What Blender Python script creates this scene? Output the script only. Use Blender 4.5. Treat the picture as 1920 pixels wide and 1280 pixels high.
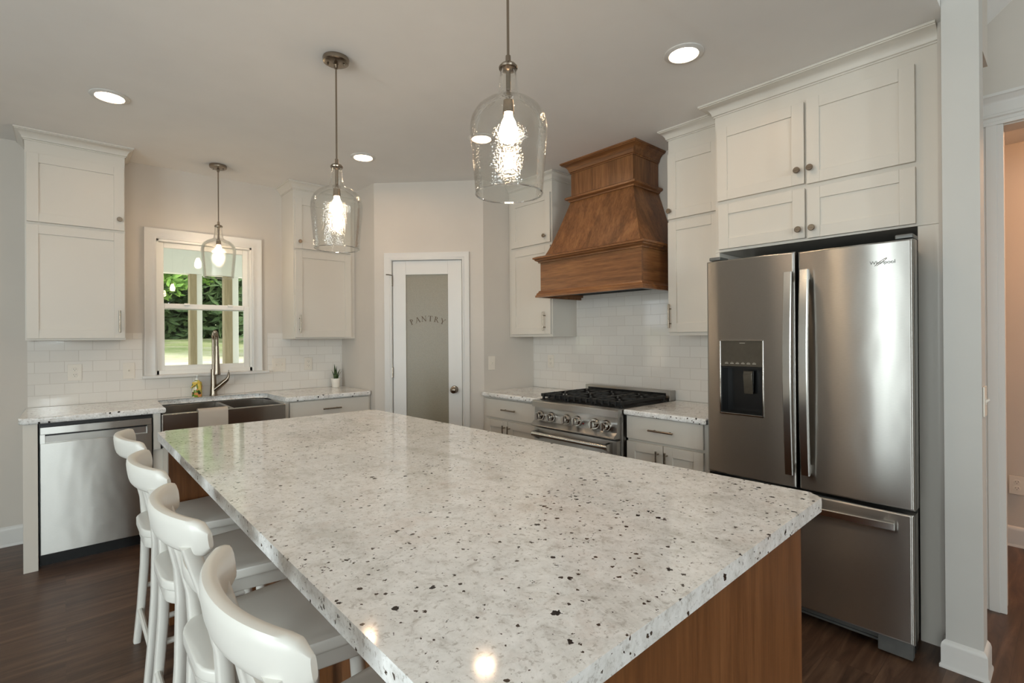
import bpy, bmesh, math, random
from mathutils import Vector, Matrix
C = bpy.context.scene.collection
SC = bpy.context.scene
for o in list(bpy.data.objects): bpy.data.objects.remove(o)
PI = math.pi
rad = math.radians

# ------------------------------------------------------------------ camera
def make_camera():
    yaw, pit, rol = rad(41.2939), rad(.0675), rad(-.3995)
    fw = Vector((math.sin(yaw)*math.cos(pit), math.cos(yaw)*math.cos(pit), math.sin(pit)))
    rt = Vector((math.cos(yaw), -math.sin(yaw), 0)); up = rt.cross(fw)
    r2 = rt*math.cos(rol)+up*math.sin(rol); u2 = -rt*math.sin(rol)+up*math.cos(rol)
    cd = bpy.data.cameras.new('camera'); cam = bpy.data.objects.new('camera', cd); C.objects.link(cam)
    m = Matrix.Identity(4)
    for i in range(3):
        m[i][0], m[i][1], m[i][2] = r2[i], u2[i], -fw[i]
    m[0][3], m[1][3], m[2][3] = 0, 0, 1.3692
    cam.matrix_world = m
    cd.sensor_fit = 'HORIZONTAL'; cd.sensor_width = 36.0
    cd.lens = 939.7952/1920*36
    cd.shift_x = 13.9301/1920; cd.shift_y = -8.069/1920
    cd.clip_start = .02; cd.clip_end = 300
    SC.camera = cam
make_camera()
# ------------------------------------------------------------------ world, sun, daylight, exposure
W = bpy.data.worlds.new('sky'); SC.world = W; W.use_nodes = True
nt = W.node_tree; nt.nodes.clear()
wo = nt.nodes.new('ShaderNodeOutputWorld'); bg = nt.nodes.new('ShaderNodeBackground')
bg.inputs['Color'].default_value = (.92, .97, 1.0, 1); bg.inputs['Strength'].default_value = 3.4
nt.links.new(bg.outputs[0], wo.inputs[0])
def area(name, loc, rot, sx, sy, watts, col):
    l = bpy.data.lights.new(name, 'AREA'); l.shape = 'RECTANGLE'; l.size = sx; l.size_y = sy
    l.energy = watts; l.color = col
    o = bpy.data.objects.new(name, l); C.objects.link(o); o.location = loc; o.rotation_euler = rot
    return o
sun = bpy.data.lights.new('sun', 'SUN'); sun.energy = 3.8; sun.angle = rad(12); sun.color = (1, .96, .88)
so = bpy.data.objects.new('sun', sun); C.objects.link(so); so.rotation_euler = (rad(38), rad(14), 0)
DAY = (.86, .98, 1.0)
# daylight lamps in the living area's openings, the wide two added as fill (each stands in its own window opening)
area('daylight_south_door', (-.22, -5.62, 1.97), (rad(90), 0, 0), .40, 1.0, 100, DAY)
area('daylight_south_fill', (-2.1, -5.62, 1.45), (rad(90), 0, 0), 1.8, 1.9, 72, DAY)  # added wide opening out of view, kept clear of the reflections, for fill
area('daylight_west_door', (-3.32, 1.40, 1.2), (0, rad(-90), 0), 2.1, .15, 58, DAY)
area('daylight_west_fill', (-3.32, -.25, 1.50), (0, rad(-90), 0), 1.7, 1.9, 72, DAY)  # added wide opening out of view, placed to brighten the panel beside the refrigerator
SC.view_settings.view_transform = 'Standard'; SC.view_settings.look = 'None'
SC.view_settings.gamma = 1.0; SC.view_settings.exposure = -0.32
SC.view_settings.use_curve_mapping = False
SC.cycles.sample_clamp_indirect = 4.0
SC.cycles.max_bounces = 10; SC.cycles.transparent_max_bounces = 16
SC.cycles.caustics_reflective = False; SC.cycles.caustics_refractive = False

# ------------------------------------------------------------------ materials
def srgb(r, g, b):
    f = lambda c: (c/255/12.92) if c/255 <= .04045 else ((c/255+.055)/1.055)**2.4
    return (f(r), f(g), f(b), 1)
class N:
    def __init__(s, name):
        s.m = bpy.data.materials.new(name); s.m.use_nodes = True
        s.t = s.m.node_tree; s.b = s.t.nodes['Principled BSDF']; s.out = s.t.nodes['Material Output']
    def n(s, typ, **kw):
        x = s.t.nodes.new('ShaderNode'+typ)
        for k, v in kw.items(): setattr(x, k, v)
        return x
    def l(s, a, b): s.t.links.new(a, b)
    def p(s, **kw):
        for k, v in kw.items(): s.b.inputs[k.replace('_', ' ')].default_value = v
        return s
    def pos(s, scale=(1, 1, 1), rot=(0, 0, 0)):
        g = s.n('NewGeometry'); mp = s.n('Mapping'); mp.inputs['Scale'].default_value = scale
        mp.inputs['Rotation'].default_value = rot
        s.l(g.outputs['Position'], mp.inputs['Vector']); return mp.outputs[0]
    def noise(s, vec, scale, detail=4, rough=.55, dist=0):
        x = s.n('TexNoise'); x.inputs['Scale'].default_value = scale; x.inputs['Detail'].default_value = detail
        x.inputs['Roughness'].default_value = rough; x.inputs['Distortion'].default_value = dist
        s.l(vec, x.inputs['Vector']); return x.outputs['Fac']
    def ramp(s, fac, stops):
        r = s.n('ValToRGB'); e = r.color_ramp.elements
        while len(e) < len(stops): e.new(.5)
        for i, (p_, c) in enumerate(stops): e[i].position = p_; e[i].color = c
        s.l(fac, r.inputs[0]); return r.outputs[0]
    def mix(s, fac, a, b, mode='MIX'):
        x = s.n('Mix', data_type='RGBA', blend_type=mode)
        for sock, v in ((x.inputs[0], fac), (x.inputs[6], a), (x.inputs[7], b)):
            if hasattr(v, 'is_output'): s.l(v, sock)
            else: sock.default_value = v
        return x.outputs[2]
    def math(s, op, a, b=0.0):
        x = s.n('Math', operation=op)
        for i, v in enumerate((a, b)):
            if hasattr(v, 'is_output'): s.l(v, x.inputs[i])
            else: x.inputs[i].default_value = v
        return x.outputs[0]
    def bump(s, h, strength=.2, dist=.01):
        x = s.n('Bump'); x.inputs['Strength'].default_value = strength; x.inputs['Distance'].default_value = dist
        s.l(h, x.inputs['Height']); s.l(x.outputs[0], s.b.inputs['Normal']); return x
G = lambda v: (v, v, v, 1)

def paint(name, col, rough=.5, spec=.35, var=.02):
    k = N(name); v = k.pos()
    f = k.noise(v, 3.0, 3)
    c = Vector(col[:3])
    k.l(k.ramp(f, [(.3, (*(c*(1-var)), 1)), (.7, (*(c*(1+var)), 1))]), k.b.inputs['Base Color'])
    k.p(Roughness=rough, Specular_IOR_Level=spec)
    f2 = k.noise(v, 260, 2); k.bump(f2, .04, .001)
    return k.m
M = {}
M['wall'] = paint('wall_paint', srgb(206, 199, 190), .75, .2)
M['ceiling'] = paint('ceiling_paint', srgb(238, 236, 233), .85, .15)
M['pillar'] = paint('pillar_paint', srgb(200, 198, 193), .6, .25)
M['trim'] = paint('trim_paint', srgb(218, 216, 212), .35, .4, .01)
M['cabinet'] = paint('cabinet_paint', srgb(214, 208, 198), .38, .4, .01)
M['stool'] = paint('stool_paint', srgb(222, 220, 213), .32, .45, .01)
M['plate'] = paint('switch_plate', srgb(226, 218, 206), .35, .4, .01)
M['vinyl'] = paint('window_vinyl', srgb(240, 238, 232), .35, .4, .01)

def steel(name, base, rough, aniso, stretch, tilt=.006):
    k = N(name); k.p(Metallic=1.0, Roughness=rough, Anisotropic=aniso)
    v = k.pos(stretch)
    f = k.noise(v, 60, 4, .6)
    c = Vector(base[:3])
    k.l(k.ramp(f, [(.25, (*(c*.88), 1)), (.75, (*(c*1.06), 1))]), k.b.inputs['Base Color'])
    r = k.n('MapRange'); r.inputs[3].default_value = rough*.85; r.inputs[4].default_value = rough*1.2
    k.l(f, r.inputs[0]); k.l(r.outputs[0], k.b.inputs['Roughness'])
    if aniso:
        k.b.inputs['Anisotropic Rotation'].default_value = .25
        tg = k.n('Tangent'); tg.direction_type = 'RADIAL'; tg.axis = 'Z'
        k.l(tg.outputs[0], k.b.inputs['Tangent'])
    w = k.noise(k.pos((1, 1, .55)), 5.5, 2, .5)
    k.bump(w, .25, tilt)
    return k.m
M['steel'] = steel('brushed_stainless', srgb(182, 179, 174), .32, .985, (1, 1, 40))
M['steel_sink'] = steel('sink_stainless', srgb(165, 158, 150), .22, .6, (1, 1, 30), .004)
M['handle_steel'] = steel('handle_stainless', srgb(205, 203, 198), .2, 0, (30, 30, 1), .001)
M['nickel'] = steel('brushed_nickel', srgb(150, 138, 124), .24, 0, (40, 40, 40), .0005)
M['chrome'] = steel('bright_chrome', srgb(205, 200, 194), .08, 0, (5, 5, 5), .0005)

def simple(name, col, rough=.5, metal=0, spec=.5, nscale=40, var=.08):
    k = N(name); f = k.noise(k.pos(), nscale, 3); c = Vector(col[:3])
    k.l(k.ramp(f, [(.3, (*(c*(1-var)), 1)), (.7, (*(c*(1+var)), 1))]), k.b.inputs['Base Color'])
    k.p(Roughness=rough, Metallic=metal, Specular_IOR_Level=spec)
    return k.m
M['black'] = simple('black_plastic', G(.008), .25)
M['iron'] = simple('cast_iron', G(.012), .55, 0, .4)
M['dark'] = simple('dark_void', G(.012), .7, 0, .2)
M['grille'] = simple('grey_grille', srgb(105, 106, 104), .4, .3)
M['fridge_side'] = simple('fridge_side_grey', srgb(70, 68, 66), .45, .2)
M['rubber'] = simple('rubber', G(.01), .8)
M['display'] = simple('dispenser_display', srgb(92, 86, 76), .18, .4)
M['soil'] = simple('potting_soil', srgb(50, 36, 25), .95)
M['ceramic'] = simple('white_ceramic', srgb(236, 230, 220), .3, 0, .5, 10, .02)
M['pump'] = simple('clear_pump', srgb(225, 225, 220), .25)
M['ribbon'] = simple('yellow_ribbon', srgb(226, 196, 88), .6)
M['red'] = simple('red_mark', srgb(170, 30, 25), .4)
M['ink'] = simple('etched_letter', srgb(84, 66, 44), .6)
M['mark'] = simple('control_mark', srgb(160, 154, 142), .4)

def leaf_mat():
    k = N('snake_leaf'); f = k.noise(k.pos((6, 6, 40)), 3, 4)
    k.l(k.ramp(f, [(.35, srgb(28, 44, 20)), (.62, srgb(70, 92, 44)), (.72, srgb(140, 150, 80))]), k.b.inputs['Base Color'])
    k.p(Roughness=.35); return k.m
M['leaf'] = leaf_mat()
def soap_mat():
    k = N('soap_label'); v = k.n('TexVoronoi'); v.inputs['Scale'].default_value = 42
    k.l(k.pos(), v.inputs['Vector'])
    sp = k.n('SeparateColor'); k.l(v.outputs['Color'], sp.inputs[0])
    r = k.n('ValToRGB'); r.color_ramp.interpolation = 'CONSTANT'
    st = [(0, srgb(205, 190, 100)), (.25, srgb(60, 110, 30)), (.42, srgb(236, 228, 200)), (.6, srgb(120, 140, 40)), (.75, srgb(60, 60, 35)), (.86, srgb(222, 150, 90))]
    e = r.color_ramp.elements
    while len(e) < len(st): e.new(.5)
    for i, (p_, c) in enumerate(st): e[i].position = p_; e[i].color = c
    k.l(sp.outputs[0], r.inputs[0]); k.l(r.outputs[0], k.b.inputs['Base Color'])
    k.p(Roughness=.15); return k.m
M['soap'] = soap_mat()
def towel_mat():
    k = N('towel_cloth'); k.p(Base_Color=srgb(196, 184, 170), Roughness=.95, Specular_IOR_Level=.1)
    w = k.n('TexWave'); w.inputs['Scale'].default_value = 90; w.inputs['Distortion'].default_value = 1
    k.l(k.pos(), w.inputs['Vector']); k.bump(w.outputs['Fac'], .4, .002); return k.m
M['towel'] = towel_mat()

def wood(name, axis, c1, c2, c3, rough=.32, plank=0):
    st = [14, 14, 14]; st['xyz'.index(axis)] = .9
    k = N(name); v = k.pos(st)
    f = k.noise(v, 1.6, 6, .62, .6); f2 = k.noise(v, 9, 4, .6)
    c = k.ramp(f, [(.28, c1), (.5, c2), (.72, c3)])
    c = k.mix(.35, c, k.ramp(f2, [(.3, c1), (.7, c3)]), 'MIX')
    if plank:      # edge-glued boards of slightly different tone
        g = k.n('NewGeometry'); sx = k.n('SeparateXYZ'); k.l(g.outputs['Position'], sx.inputs[0])
        fl = k.math('FLOOR', k.math('MULTIPLY', k.math('ADD', sx.outputs[1], sx.outputs[0]), 1/plank))
        wn = k.n('TexWhiteNoise', noise_dimensions='1D'); k.l(fl, wn.inputs['W'])
        c = k.mix(.55, c, k.ramp(wn.outputs['Value'], [(0, G(.55)), (1, G(1.25))]), 'MULTIPLY')
    k.l(c, k.b.inputs['Base Color']); k.p(Roughness=rough, Specular_IOR_Level=.45)
    k.bump(f2, .08, .002); return k.m
hw = (srgb(80, 49, 28), srgb(126, 82, 49), srgb(160, 112, 70))
M['hood_v'] = wood('walnut_upright', 'z', *hw, plank=.062)
M['hood_h'] = wood('walnut_level', 'y', *hw)
M['hood_hx'] = wood('walnut_level_side', 'x', *hw)
iw = (srgb(86, 52, 28), srgb(116, 74, 42), srgb(138, 92, 56))
M['island'] = wood('island_walnut', 'z', *iw, rough=.3)

def granite():
    k = N('white_granite'); v = k.pos()
    def off(d): 
        x = k.n('Mapping'); x.inputs['Location'].default_value = d; k.l(v, x.inputs['Vector']); return x.outputs[0]
    c = k.ramp(k.noise(v, 24, 8, .75, .5), [(.30, srgb(198, 195, 190)), (.46, srgb(236, 236, 234)), (.66, srgb(250, 250, 249))])
    # cloudy grey-green and pinkish drifts
    dr = k.ramp(k.noise(k.pos((1.5, .8, 1), (0, 0, .5)), 4.0, 8, .7, .8), [(.5, G(0)), (.66, G(1))])
    c = k.mix(k.math('MULTIPLY', dr, .38), c, srgb(172, 170, 160))
    pk = k.ramp(k.noise(off((3, 1, 0)), 6.0, 7, .72), [(.54, G(0)), (.68, G(1))])
    c = k.mix(k.math('MULTIPLY', pk, .30), c, srgb(208, 190, 178))
    # fine crystal flecks, grey then brown
    gr = k.ramp(k.noise(off((1, 5, 2)), 95, 4, .7, .4), [(.36, G(1)), (.45, G(0))])
    c = k.mix(k.math('MULTIPLY', gr, .5), c, srgb(152, 145, 136))
    clus = k.ramp(k.noise(off((7, 2, 0)), 2.6, 6, .7), [(.42, G(0)), (.62, G(1))])
    fl = k.noise(off((2, 8, 1)), 62, 3, .6, .6)
    th = k.math('SUBTRACT', .345, k.math('MULTIPLY', k.math('SUBTRACT', 1, clus), .055))
    m = k.n('MapRange'); m.inputs[1].default_value = 0; m.inputs[2].default_value = .03; k.l(k.math('SUBTRACT', th, fl), m.inputs[0])
    c = k.mix(k.math('MULTIPLY', m.outputs[0], .9), c, srgb(58, 48, 43))
    def spots(scale, rmax, keep, col):
        nonlocal c
        vo = k.n('TexVoronoi'); vo.inputs['Scale'].default_value = scale
        nz = k.n('TexNoise'); nz.inputs['Scale'].default_value = scale*2.6; nz.inputs['Detail'].default_value = 3; k.l(v, nz.inputs['Vector'])
        ns = k.n('VectorMath', operation='SCALE'); k.l(nz.outputs['Color'], ns.inputs[0]); ns.inputs['Scale'].default_value = .75/scale
        wv = k.n('VectorMath', operation='ADD'); k.l(v, wv.inputs[0]); k.l(ns.outputs[0], wv.inputs[1]); k.l(wv.outputs[0], vo.inputs['Vector'])
        sp = k.n('SeparateColor'); k.l(vo.outputs['Color'], sp.inputs[0])
        rr = k.math('MULTIPLY', k.math('POWER', sp.outputs[1], 1.5), rmax)
        q = k.math('LESS_THAN', vo.outputs['Distance'], rr)
        pick = k.math('ADD', sp.outputs[0], k.math('MULTIPLY', clus, .3))
        c = k.mix(k.math('MULTIPLY', q, k.math('GREATER_THAN', pick, keep)), c, col)
    spots(85, .40, .86, srgb(70, 58, 50))
    spots(48, .38, .96, srgb(40, 32, 29))
    spots(26, .33, 1.15, srgb(34, 27, 25))
    spots(15, .24, 1.165, srgb(74, 42, 40))
    k.l(c, k.b.inputs['Base Color']); k.p(Roughness=.08, Specular_IOR_Level=.5)
    return k.m
M['granite'] = granite()

def floor_mat():
    k = N('dark_planks'); v = k.pos()
    br = k.n('TexBrick'); br.offset = .37; br.inputs['Scale'].default_value = 1
    br.inputs['Brick Width'].default_value = 1.22; br.inputs['Row Height'].default_value = .178
    br.inputs['Mortar Size'].default_value = .0012; br.inputs['Bias'].default_value = 0
    br.inputs['Color1'].default_value = G(.25); br.inputs['Color2'].default_value = G(.9); br.inputs['Mortar'].default_value = G(.0)
    k.l(v, br.inputs['Vector'])
    add = k.n('VectorMath', operation='ADD'); sc = k.n('VectorMath', operation='SCALE'); sc.inputs['Scale'].default_value = 7
    k.l(br.outputs['Color'], sc.inputs[0]); k.l(k.pos((.9, 9, 1)), add.inputs[0]); k.l(sc.outputs[0], add.inputs[1])
    f = k.noise(add.outputs[0], 2.2, 7, .65, .8)
    c = k.ramp(f, [(.25, srgb(48, 34, 26)), (.48, srgb(83, 60, 46)), (.75, srgb(118, 91, 72))])
    c = k.mix(.55, c, k.ramp(br.outputs['Color'], [(.0, G(.6)), (.3, G(.8)), (1, G(1.15))]), 'MULTIPLY')
    k.l(c, k.b.inputs['Base Color']); k.p(Roughness=.38, Specular_IOR_Level=.4)
    k.bump(f, .08, .003); return k.m
M['floor'] = floor_mat()

def tile(name, axis):
    k = N(name); g = k.n('NewGeometry'); s = k.n('SeparateXYZ'); cb = k.n('CombineXYZ')
    k.l(g.outputs['Position'], s.inputs[0]); k.l(s.outputs[axis], cb.inputs[0])
    k.l(k.math('SUBTRACT', s.outputs[2], .914), cb.inputs[1])
    br = k.n('TexBrick'); br.offset = .5; br.inputs['Scale'].default_value = 1
    br.inputs['Brick Width'].default_value = .155; br.inputs['Row Height'].default_value = .0775
    br.inputs['Mortar Size'].default_value = .0018; br.inputs['Mortar Smooth'].default_value = .3
    br.inputs['Color1'].default_value = srgb(228, 223, 216); br.inputs['Color2'].default_value = srgb(222, 217, 210)
    br.inputs['Mortar'].default_value = srgb(208, 201, 192)
    k.l(cb.outputs[0], br.inputs['Vector']); k.l(br.outputs['Color'], k.b.inputs['Base Color'])
    inv = k.math('SUBTRACT', 1, br.outputs['Fac'])
    wob = k.noise(k.pos(), 7, 2)
    k.bump(k.math('ADD', inv, k.math('MULTIPLY', wob, .5)), .35, .002)
    k.p(Roughness=.07, Specular_IOR_Level=.5); return k.m
M['tile_n'] = tile('subway_tile_window', 0); M['tile_e'] = tile('subway_tile_range', 1)

def clear_glass(name, tint, bump=0, rough=.02, edge=.0, amt=.7, blend=.2):
    k = N(name); t = k.t; t.nodes.remove(k.b)
    tr = k.n('BsdfTransparent'); tr.inputs[0].default_value = tint
    gl = k.n('BsdfGlossy'); gl.inputs['Roughness'].default_value = rough; gl.inputs[0].default_value = (1, 1, 1, 1)
    lw = k.n('LayerWeight'); lw.inputs['Blend'].default_value = blend
    fac = k.math('MULTIPLY_ADD', lw.outputs['Fresnel'], amt); fac.node.inputs[2].default_value = edge
    mx = k.n('MixShader'); k.l(fac, mx.inputs[0]); k.l(tr.outputs[0], mx.inputs[1]); k.l(gl.outputs[0], mx.inputs[2])
    if bump:
        b = k.n('Bump'); b.inputs['Strength'].default_value = bump; b.inputs['Distance'].default_value = .004
        vo = k.n('TexVoronoi'); vo.inputs['Scale'].default_value = 130; k.l(k.pos(), vo.inputs['Vector'])
        k.l(vo.outputs['Distance'], b.inputs['Height'])
        k.l(b.outputs[0], gl.inputs['Normal'])
    k.l(mx.outputs[0], k.out.inputs[0]); return k.m
M['pane'] = clear_glass('window_glass', (.93, .97, .95, 1), 0, .0, .015, .5, .12)
M['shade'] = clear_glass('hammered_glass', (.98, .98, .97, 1), .22, .015, .03, .6, .17)
M['rim'] = clear_glass('glass_rim', (.96, .96, .95, 1), 0, .05, .30, .5, .3)

def frosted():
    k = N('frosted_glass'); f = k.noise(k.pos(), 120, 2)
    k.l(k.ramp(f, [(.3, srgb(134, 126, 108)), (.7, srgb(142, 134, 116))]), k.b.inputs['Base Color'])
    k.p(Roughness=.36, Specular_IOR_Level=.45); k.bump(f, .05, .001)
    return k.m
M['frost'] = frosted()
def emit(name, col, strength):
    k = N(name); k.p(Base_Color=(0, 0, 0, 1), Emission_Color=col, Emission_Strength=strength); return k.m
WARM = (1, .73, .48, 1)
M['lens'] = emit('downlight_lens', (1, .69, .44, 1), 82)
M['bulb'] = emit('bulb_glow', WARM, 110)
M['lawn'] = None
def lawn():
    k = N('lawn'); g = k.pos()
    sx = k.n('SeparateXYZ'); k.l(g, sx.inputs[0]); far = k.n('MapRange'); k.l(sx.outputs[1], far.inputs[0])
    far.inputs[1].default_value = 13; far.inputs[2].default_value = 21
    f = k.noise(g, .5, 6, .7); f2 = k.noise(g, 9, 4)
    c = k.ramp(f, [(.35, srgb(178, 170, 150)), (.5, srgb(160, 160, 112)), (.62, srgb(120, 138, 70))])
    c = k.mix(.3, c, k.ramp(f2, [(.3, srgb(120, 130, 80)), (.7, srgb(205, 198, 176))]))
    sand = k.ramp(k.noise(g, 2.2, 6, .7), [(.35, srgb(176, 162, 140)), (.55, srgb(216, 204, 186)), (.72, srgb(170, 168, 122))])
    c = k.mix(far.outputs[0], sand, c)
    k.l(c, k.b.inputs['Base Color']); k.p(Roughness=.95, Specular_IOR_Level=.1); return k.m
M['lawn'] = lawn()
def foliage(name, a, b, c):
    k = N(name); f = k.noise(k.pos(), 3.5, 5, .7)
    k.l(k.ramp(f, [(.3, a), (.5, b), (.7, c)]), k.b.inputs['Base Color']); k.p(Roughness=.7, Specular_IOR_Level=.2)
    k.b.inputs['Transmission Weight'].default_value = 0
    return k.m
M['fol1'] = foliage('bright_leaves', srgb(84, 118, 56), srgb(140, 176, 88), srgb(190, 212, 122))
M['fol2'] = foliage('dark_leaves', srgb(70, 86, 60), srgb(100, 120, 80), srgb(138, 160, 104))
M['bark'] = wood('pale_bark', 'z', srgb(110, 104, 92), srgb(160, 154, 140), srgb(196, 190, 176), .9)
M['post'] = wood('treated_post', 'z', srgb(132, 118, 92), srgb(160, 146, 116), srgb(182, 168, 140), .7)
M['porch'] = paint('porch_white', srgb(240, 242, 238), .5, .3)

# ------------------------------------------------------------------ mesh builder
class MB:
    def __init__(s, mat=None): s.bm = bmesh.new(); s.mx = mat or Matrix.Identity(4)
    def _add(s, t):
        bmesh.ops.recalc_face_normals(t, faces=t.faces)
        t.transform(s.mx)
        if s.mx.determinant() < 0: bmesh.ops.reverse_faces(t, faces=t.faces)
        me = bpy.data.meshes.new('t'); t.to_mesh(me); t.free(); s.bm.from_mesh(me); bpy.data.meshes.remove(me); return s
    def box(s, x0, x1, y0, y1, z0, z1, bev=0, seg=2):
        t = bmesh.new(); bmesh.ops.create_cube(t, size=1)
        for v in t.verts: v.co = Vector((x0+(v.co.x+.5)*(x1-x0), y0+(v.co.y+.5)*(y1-y0), z0+(v.co.z+.5)*(z1-z0)))
        if bev:
            bmesh.ops.bevel(t, geom=t.edges[:], offset=bev, segments=seg, affect='EDGES', profile=.5)
        return s._add(t)
    def prism(s, pts, z0, z1, bev=0, seg=2, axis='z', only=None):
        """closed outline pts extruded along axis from z0 to z1"""
        t = bmesh.new(); n = len(pts)
        def P(a, b, h): return {'z': (a, b, h), 'y': (a, h, b), 'x': (h, a, b)}[axis]
        lo = [t.verts.new(P(a, b, z0)) for a, b in pts]; hi = [t.verts.new(P(a, b, z1)) for a, b in pts]
        t.faces.new(lo[::-1]); t.faces.new(hi)
        for i in range(n): t.faces.new((lo[i], lo[(i+1) % n], hi[(i+1) % n], hi[i]))
        if bev:
            hs, ls = set(hi), set(lo)
            E = [e for e in t.edges if (e.verts[0] in hs and e.verts[1] in hs) or (e.verts[0] in ls and e.verts[1] in ls)]
            if only == 'all': E = t.edges[:]
            bmesh.ops.bevel(t, geom=E, offset=bev, segments=seg, affect='EDGES', profile=.5)
        return s._add(t)
    def lathe(s, prof, cx, cy, cz=0, seg=32, axis='z', cap=True):
        t = bmesh.new(); rings = []
        for r, h in prof:
            ring = []
            for i in range(seg):
                a = 2*PI*i/seg; u, v = r*math.cos(a), r*math.sin(a)
                p = {'z': (cx+u, cy+v, cz+h), 'y': (cx+u, cy+h, cz+v), 'x': (cx+h, cy+u, cz+v)}[axis]
                ring.append(t.verts.new(p))
            rings.append(ring)
        for a, b in zip(rings, rings[1:]):
            for i in range(seg): t.faces.new((a[i], a[(i+1) % seg], b[(i+1) % seg], b[i]))
        if cap:
            t.faces.new(rings[0][::-1]); t.faces.new(rings[-1])
        return s._add(t)
    def tube(s, path, r, seg=12, flat=None, up=Vector((0, 0, 1))):
        """round (or, with flat=(a,b), rounded-rectangular) section along a path of points; r number or list"""
        t = bmesh.new(); P = [Vector(p) for p in path]; rings = []
        for i, p in enumerate(P):
            d = (P[min(i+1, len(P)-1)]-P[max(i-1, 0)]).normalized()
            u = up.cross(d)
            if u.length < 1e-4: u = Vector((1, 0, 0)).cross(d)
            u.normalize(); w = d.cross(u)
            rr = r[i] if isinstance(r, (list, tuple)) else r
            ring = []
            for k in range(seg):
                a = 2*PI*k/seg
                if flat:
                    ca, sa = math.cos(a), math.sin(a); e = .45
                    x = flat[0]*math.copysign(abs(ca)**e, ca)*rr; y = flat[1]*math.copysign(abs(sa)**e, sa)*rr
                else: x, y = rr*math.cos(a), rr*math.sin(a)
                ring.append(t.verts.new(p+u*x+w*y))
            rings.append(ring)
        for a, b in zip(rings, rings[1:]):
            for i in range(seg): t.faces.new((a[i], a[(i+1) % seg], b[(i+1) % seg], b[i]))
        t.faces.new(rings[0][::-1]); t.faces.new(rings[-1])
        return s._add(t)
    def uwrap(s, u0, u1, nf, nb, prof, lo=True, hi=True):
        """moulding profile [(out, z)...] (closed) wrapped round three sides of a box in (u, n, z)"""
        t = bmesh.new(); cols = []
        for o_, z in prof:
            a_, c_ = (u0-o_ if lo else u0), (u1+o_ if hi else u1)
            path = ([(a_, nb, z)] if lo else [])+[(a_, nf+o_, z), (c_, nf+o_, z)]+([(c_, nb, z)] if hi else [])
            cols.append([t.verts.new(p) for p in path])
        n = len(cols); m_ = len(cols[0])
        for i in range(n):
            a, b = cols[i], cols[(i+1) % n]
            for j in range(m_-1): t.faces.new((a[j], a[j+1], b[j+1], b[j]))
        t.faces.new([c[0] for c in cols]); t.faces.new([c[-1] for c in cols])
        return s._add(t)
    def faces(s, verts, faces):
        t = bmesh.new(); V = [t.verts.new(v) for v in verts]
        for f in faces: t.faces.new([V[i] for i in f])
        return s._add(t)
    def build(s, name, mat, parent=None, smooth=35, loc=None):
        me = bpy.data.meshes.new(name)
        s.bm.verts.ensure_lookup_table()
        co = [v.co for v in s.bm.verts]
        mn = Vector([min(c[i] for c in co) for i in range(3)]); mxx = Vector([max(c[i] for c in co) for i in range(3)])
        ctr = Vector(loc) if loc is not None else Vector(((mn.x+mxx.x)/2, (mn.y+mxx.y)/2, mn.z))
        s.bm.transform(Matrix.Translation(-ctr)); s.bm.to_mesh(me); s.bm.free()
        me.materials.append(M[mat] if isinstance(mat, str) else mat)
        for p in me.polygons: p.use_smooth = True
        me.set_sharp_from_angle(angle=rad(smooth))
        o = bpy.data.objects.new(name, me); C.objects.link(o)
        WL[o.name] = ctr
        if smooth < 50:
            w = o.modifiers.new('flat_normals', 'WEIGHTED_NORMAL'); w.keep_sharp = True; w.weight = 100
        if parent is not None:
            o.parent = parent; o.location = ctr-WL[parent.name]
        else: o.location = ctr
        return o
WL = {}
def tag(o, label=None, cat=None, group=None, kind=None):
    for k, v in (('label', label), ('category', cat), ('group', group), ('kind', kind)):
        if v: o[k] = v
    return o
def thing(name, loc, label, cat, group=None):
    o = bpy.data.objects.new(name, None); C.objects.link(o); o.location = loc; o.empty_display_size = .1
    WL[o.name] = Vector(loc); return tag(o, label, cat, group)
def copy_tree(o, loc, label, group=None):
    c = o.copy(); C.objects.link(c); c.location = loc; c['label'] = label; WL[c.name] = Vector(loc)
    if group: c['group'] = group
    for ch in list(o.children):
        d = ch.copy(); C.objects.link(d); d.parent = c
        for g in list(ch.children):
            e = g.copy(); C.objects.link(e); e.parent = d
    return c
def struct(name, b, mat, parent=None, **k):
    o = b.build(name, mat, parent, **k)
    if parent is None: o['kind'] = 'structure'
    return o
def frame(origin, ud, nd):
    m = Matrix.Identity(4)
    for i in range(3): m[i][0], m[i][1], m[i][2], m[i][3] = ud[i], nd[i], (0, 0, 1)[i], origin[i]
    return m
ZC = 2.722; YW = 4.719; XW = 3.302; XR = 2.03; YL = 3.344
NF = frame((0, YW, 0), (1, 0, 0), (0, -1, 0))      # window wall: u = x, n = out from the wall
EF = frame((XW, 0, 0), (0, 1, 0), (-1, 0, 0))      # range wall: u = y
PA = Vector((XR, 4.0232, 0)); PB = Vector((2.7016, YL, 0)); pd = (PB-PA).normalized(); PLEN = (PB-PA).length
PF = frame(PA, pd, (pd.y, -pd.x, 0))               # angled pantry wall

def wall_panels(b, u0, u1, z0, z1, n0, n1, holes):
    """a wall slab in (u,n,z) with rectangular holes (hu0,hu1,hz0,hz1), holes sorted along u"""
    cur = u0
    for h0, h1, a, c in sorted(holes):
        if h0 > cur: b.box(cur, h0, n0, n1, z0, z1)
        if a > z0: b.box(h0, h1, n0, n1, z0, a)
        if c < z1: b.box(h0, h1, n0, n1, c, z1)
        cur = h1
    if cur < u1: b.box(cur, u1, n0, n1, z0, z1)
    return b
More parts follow.
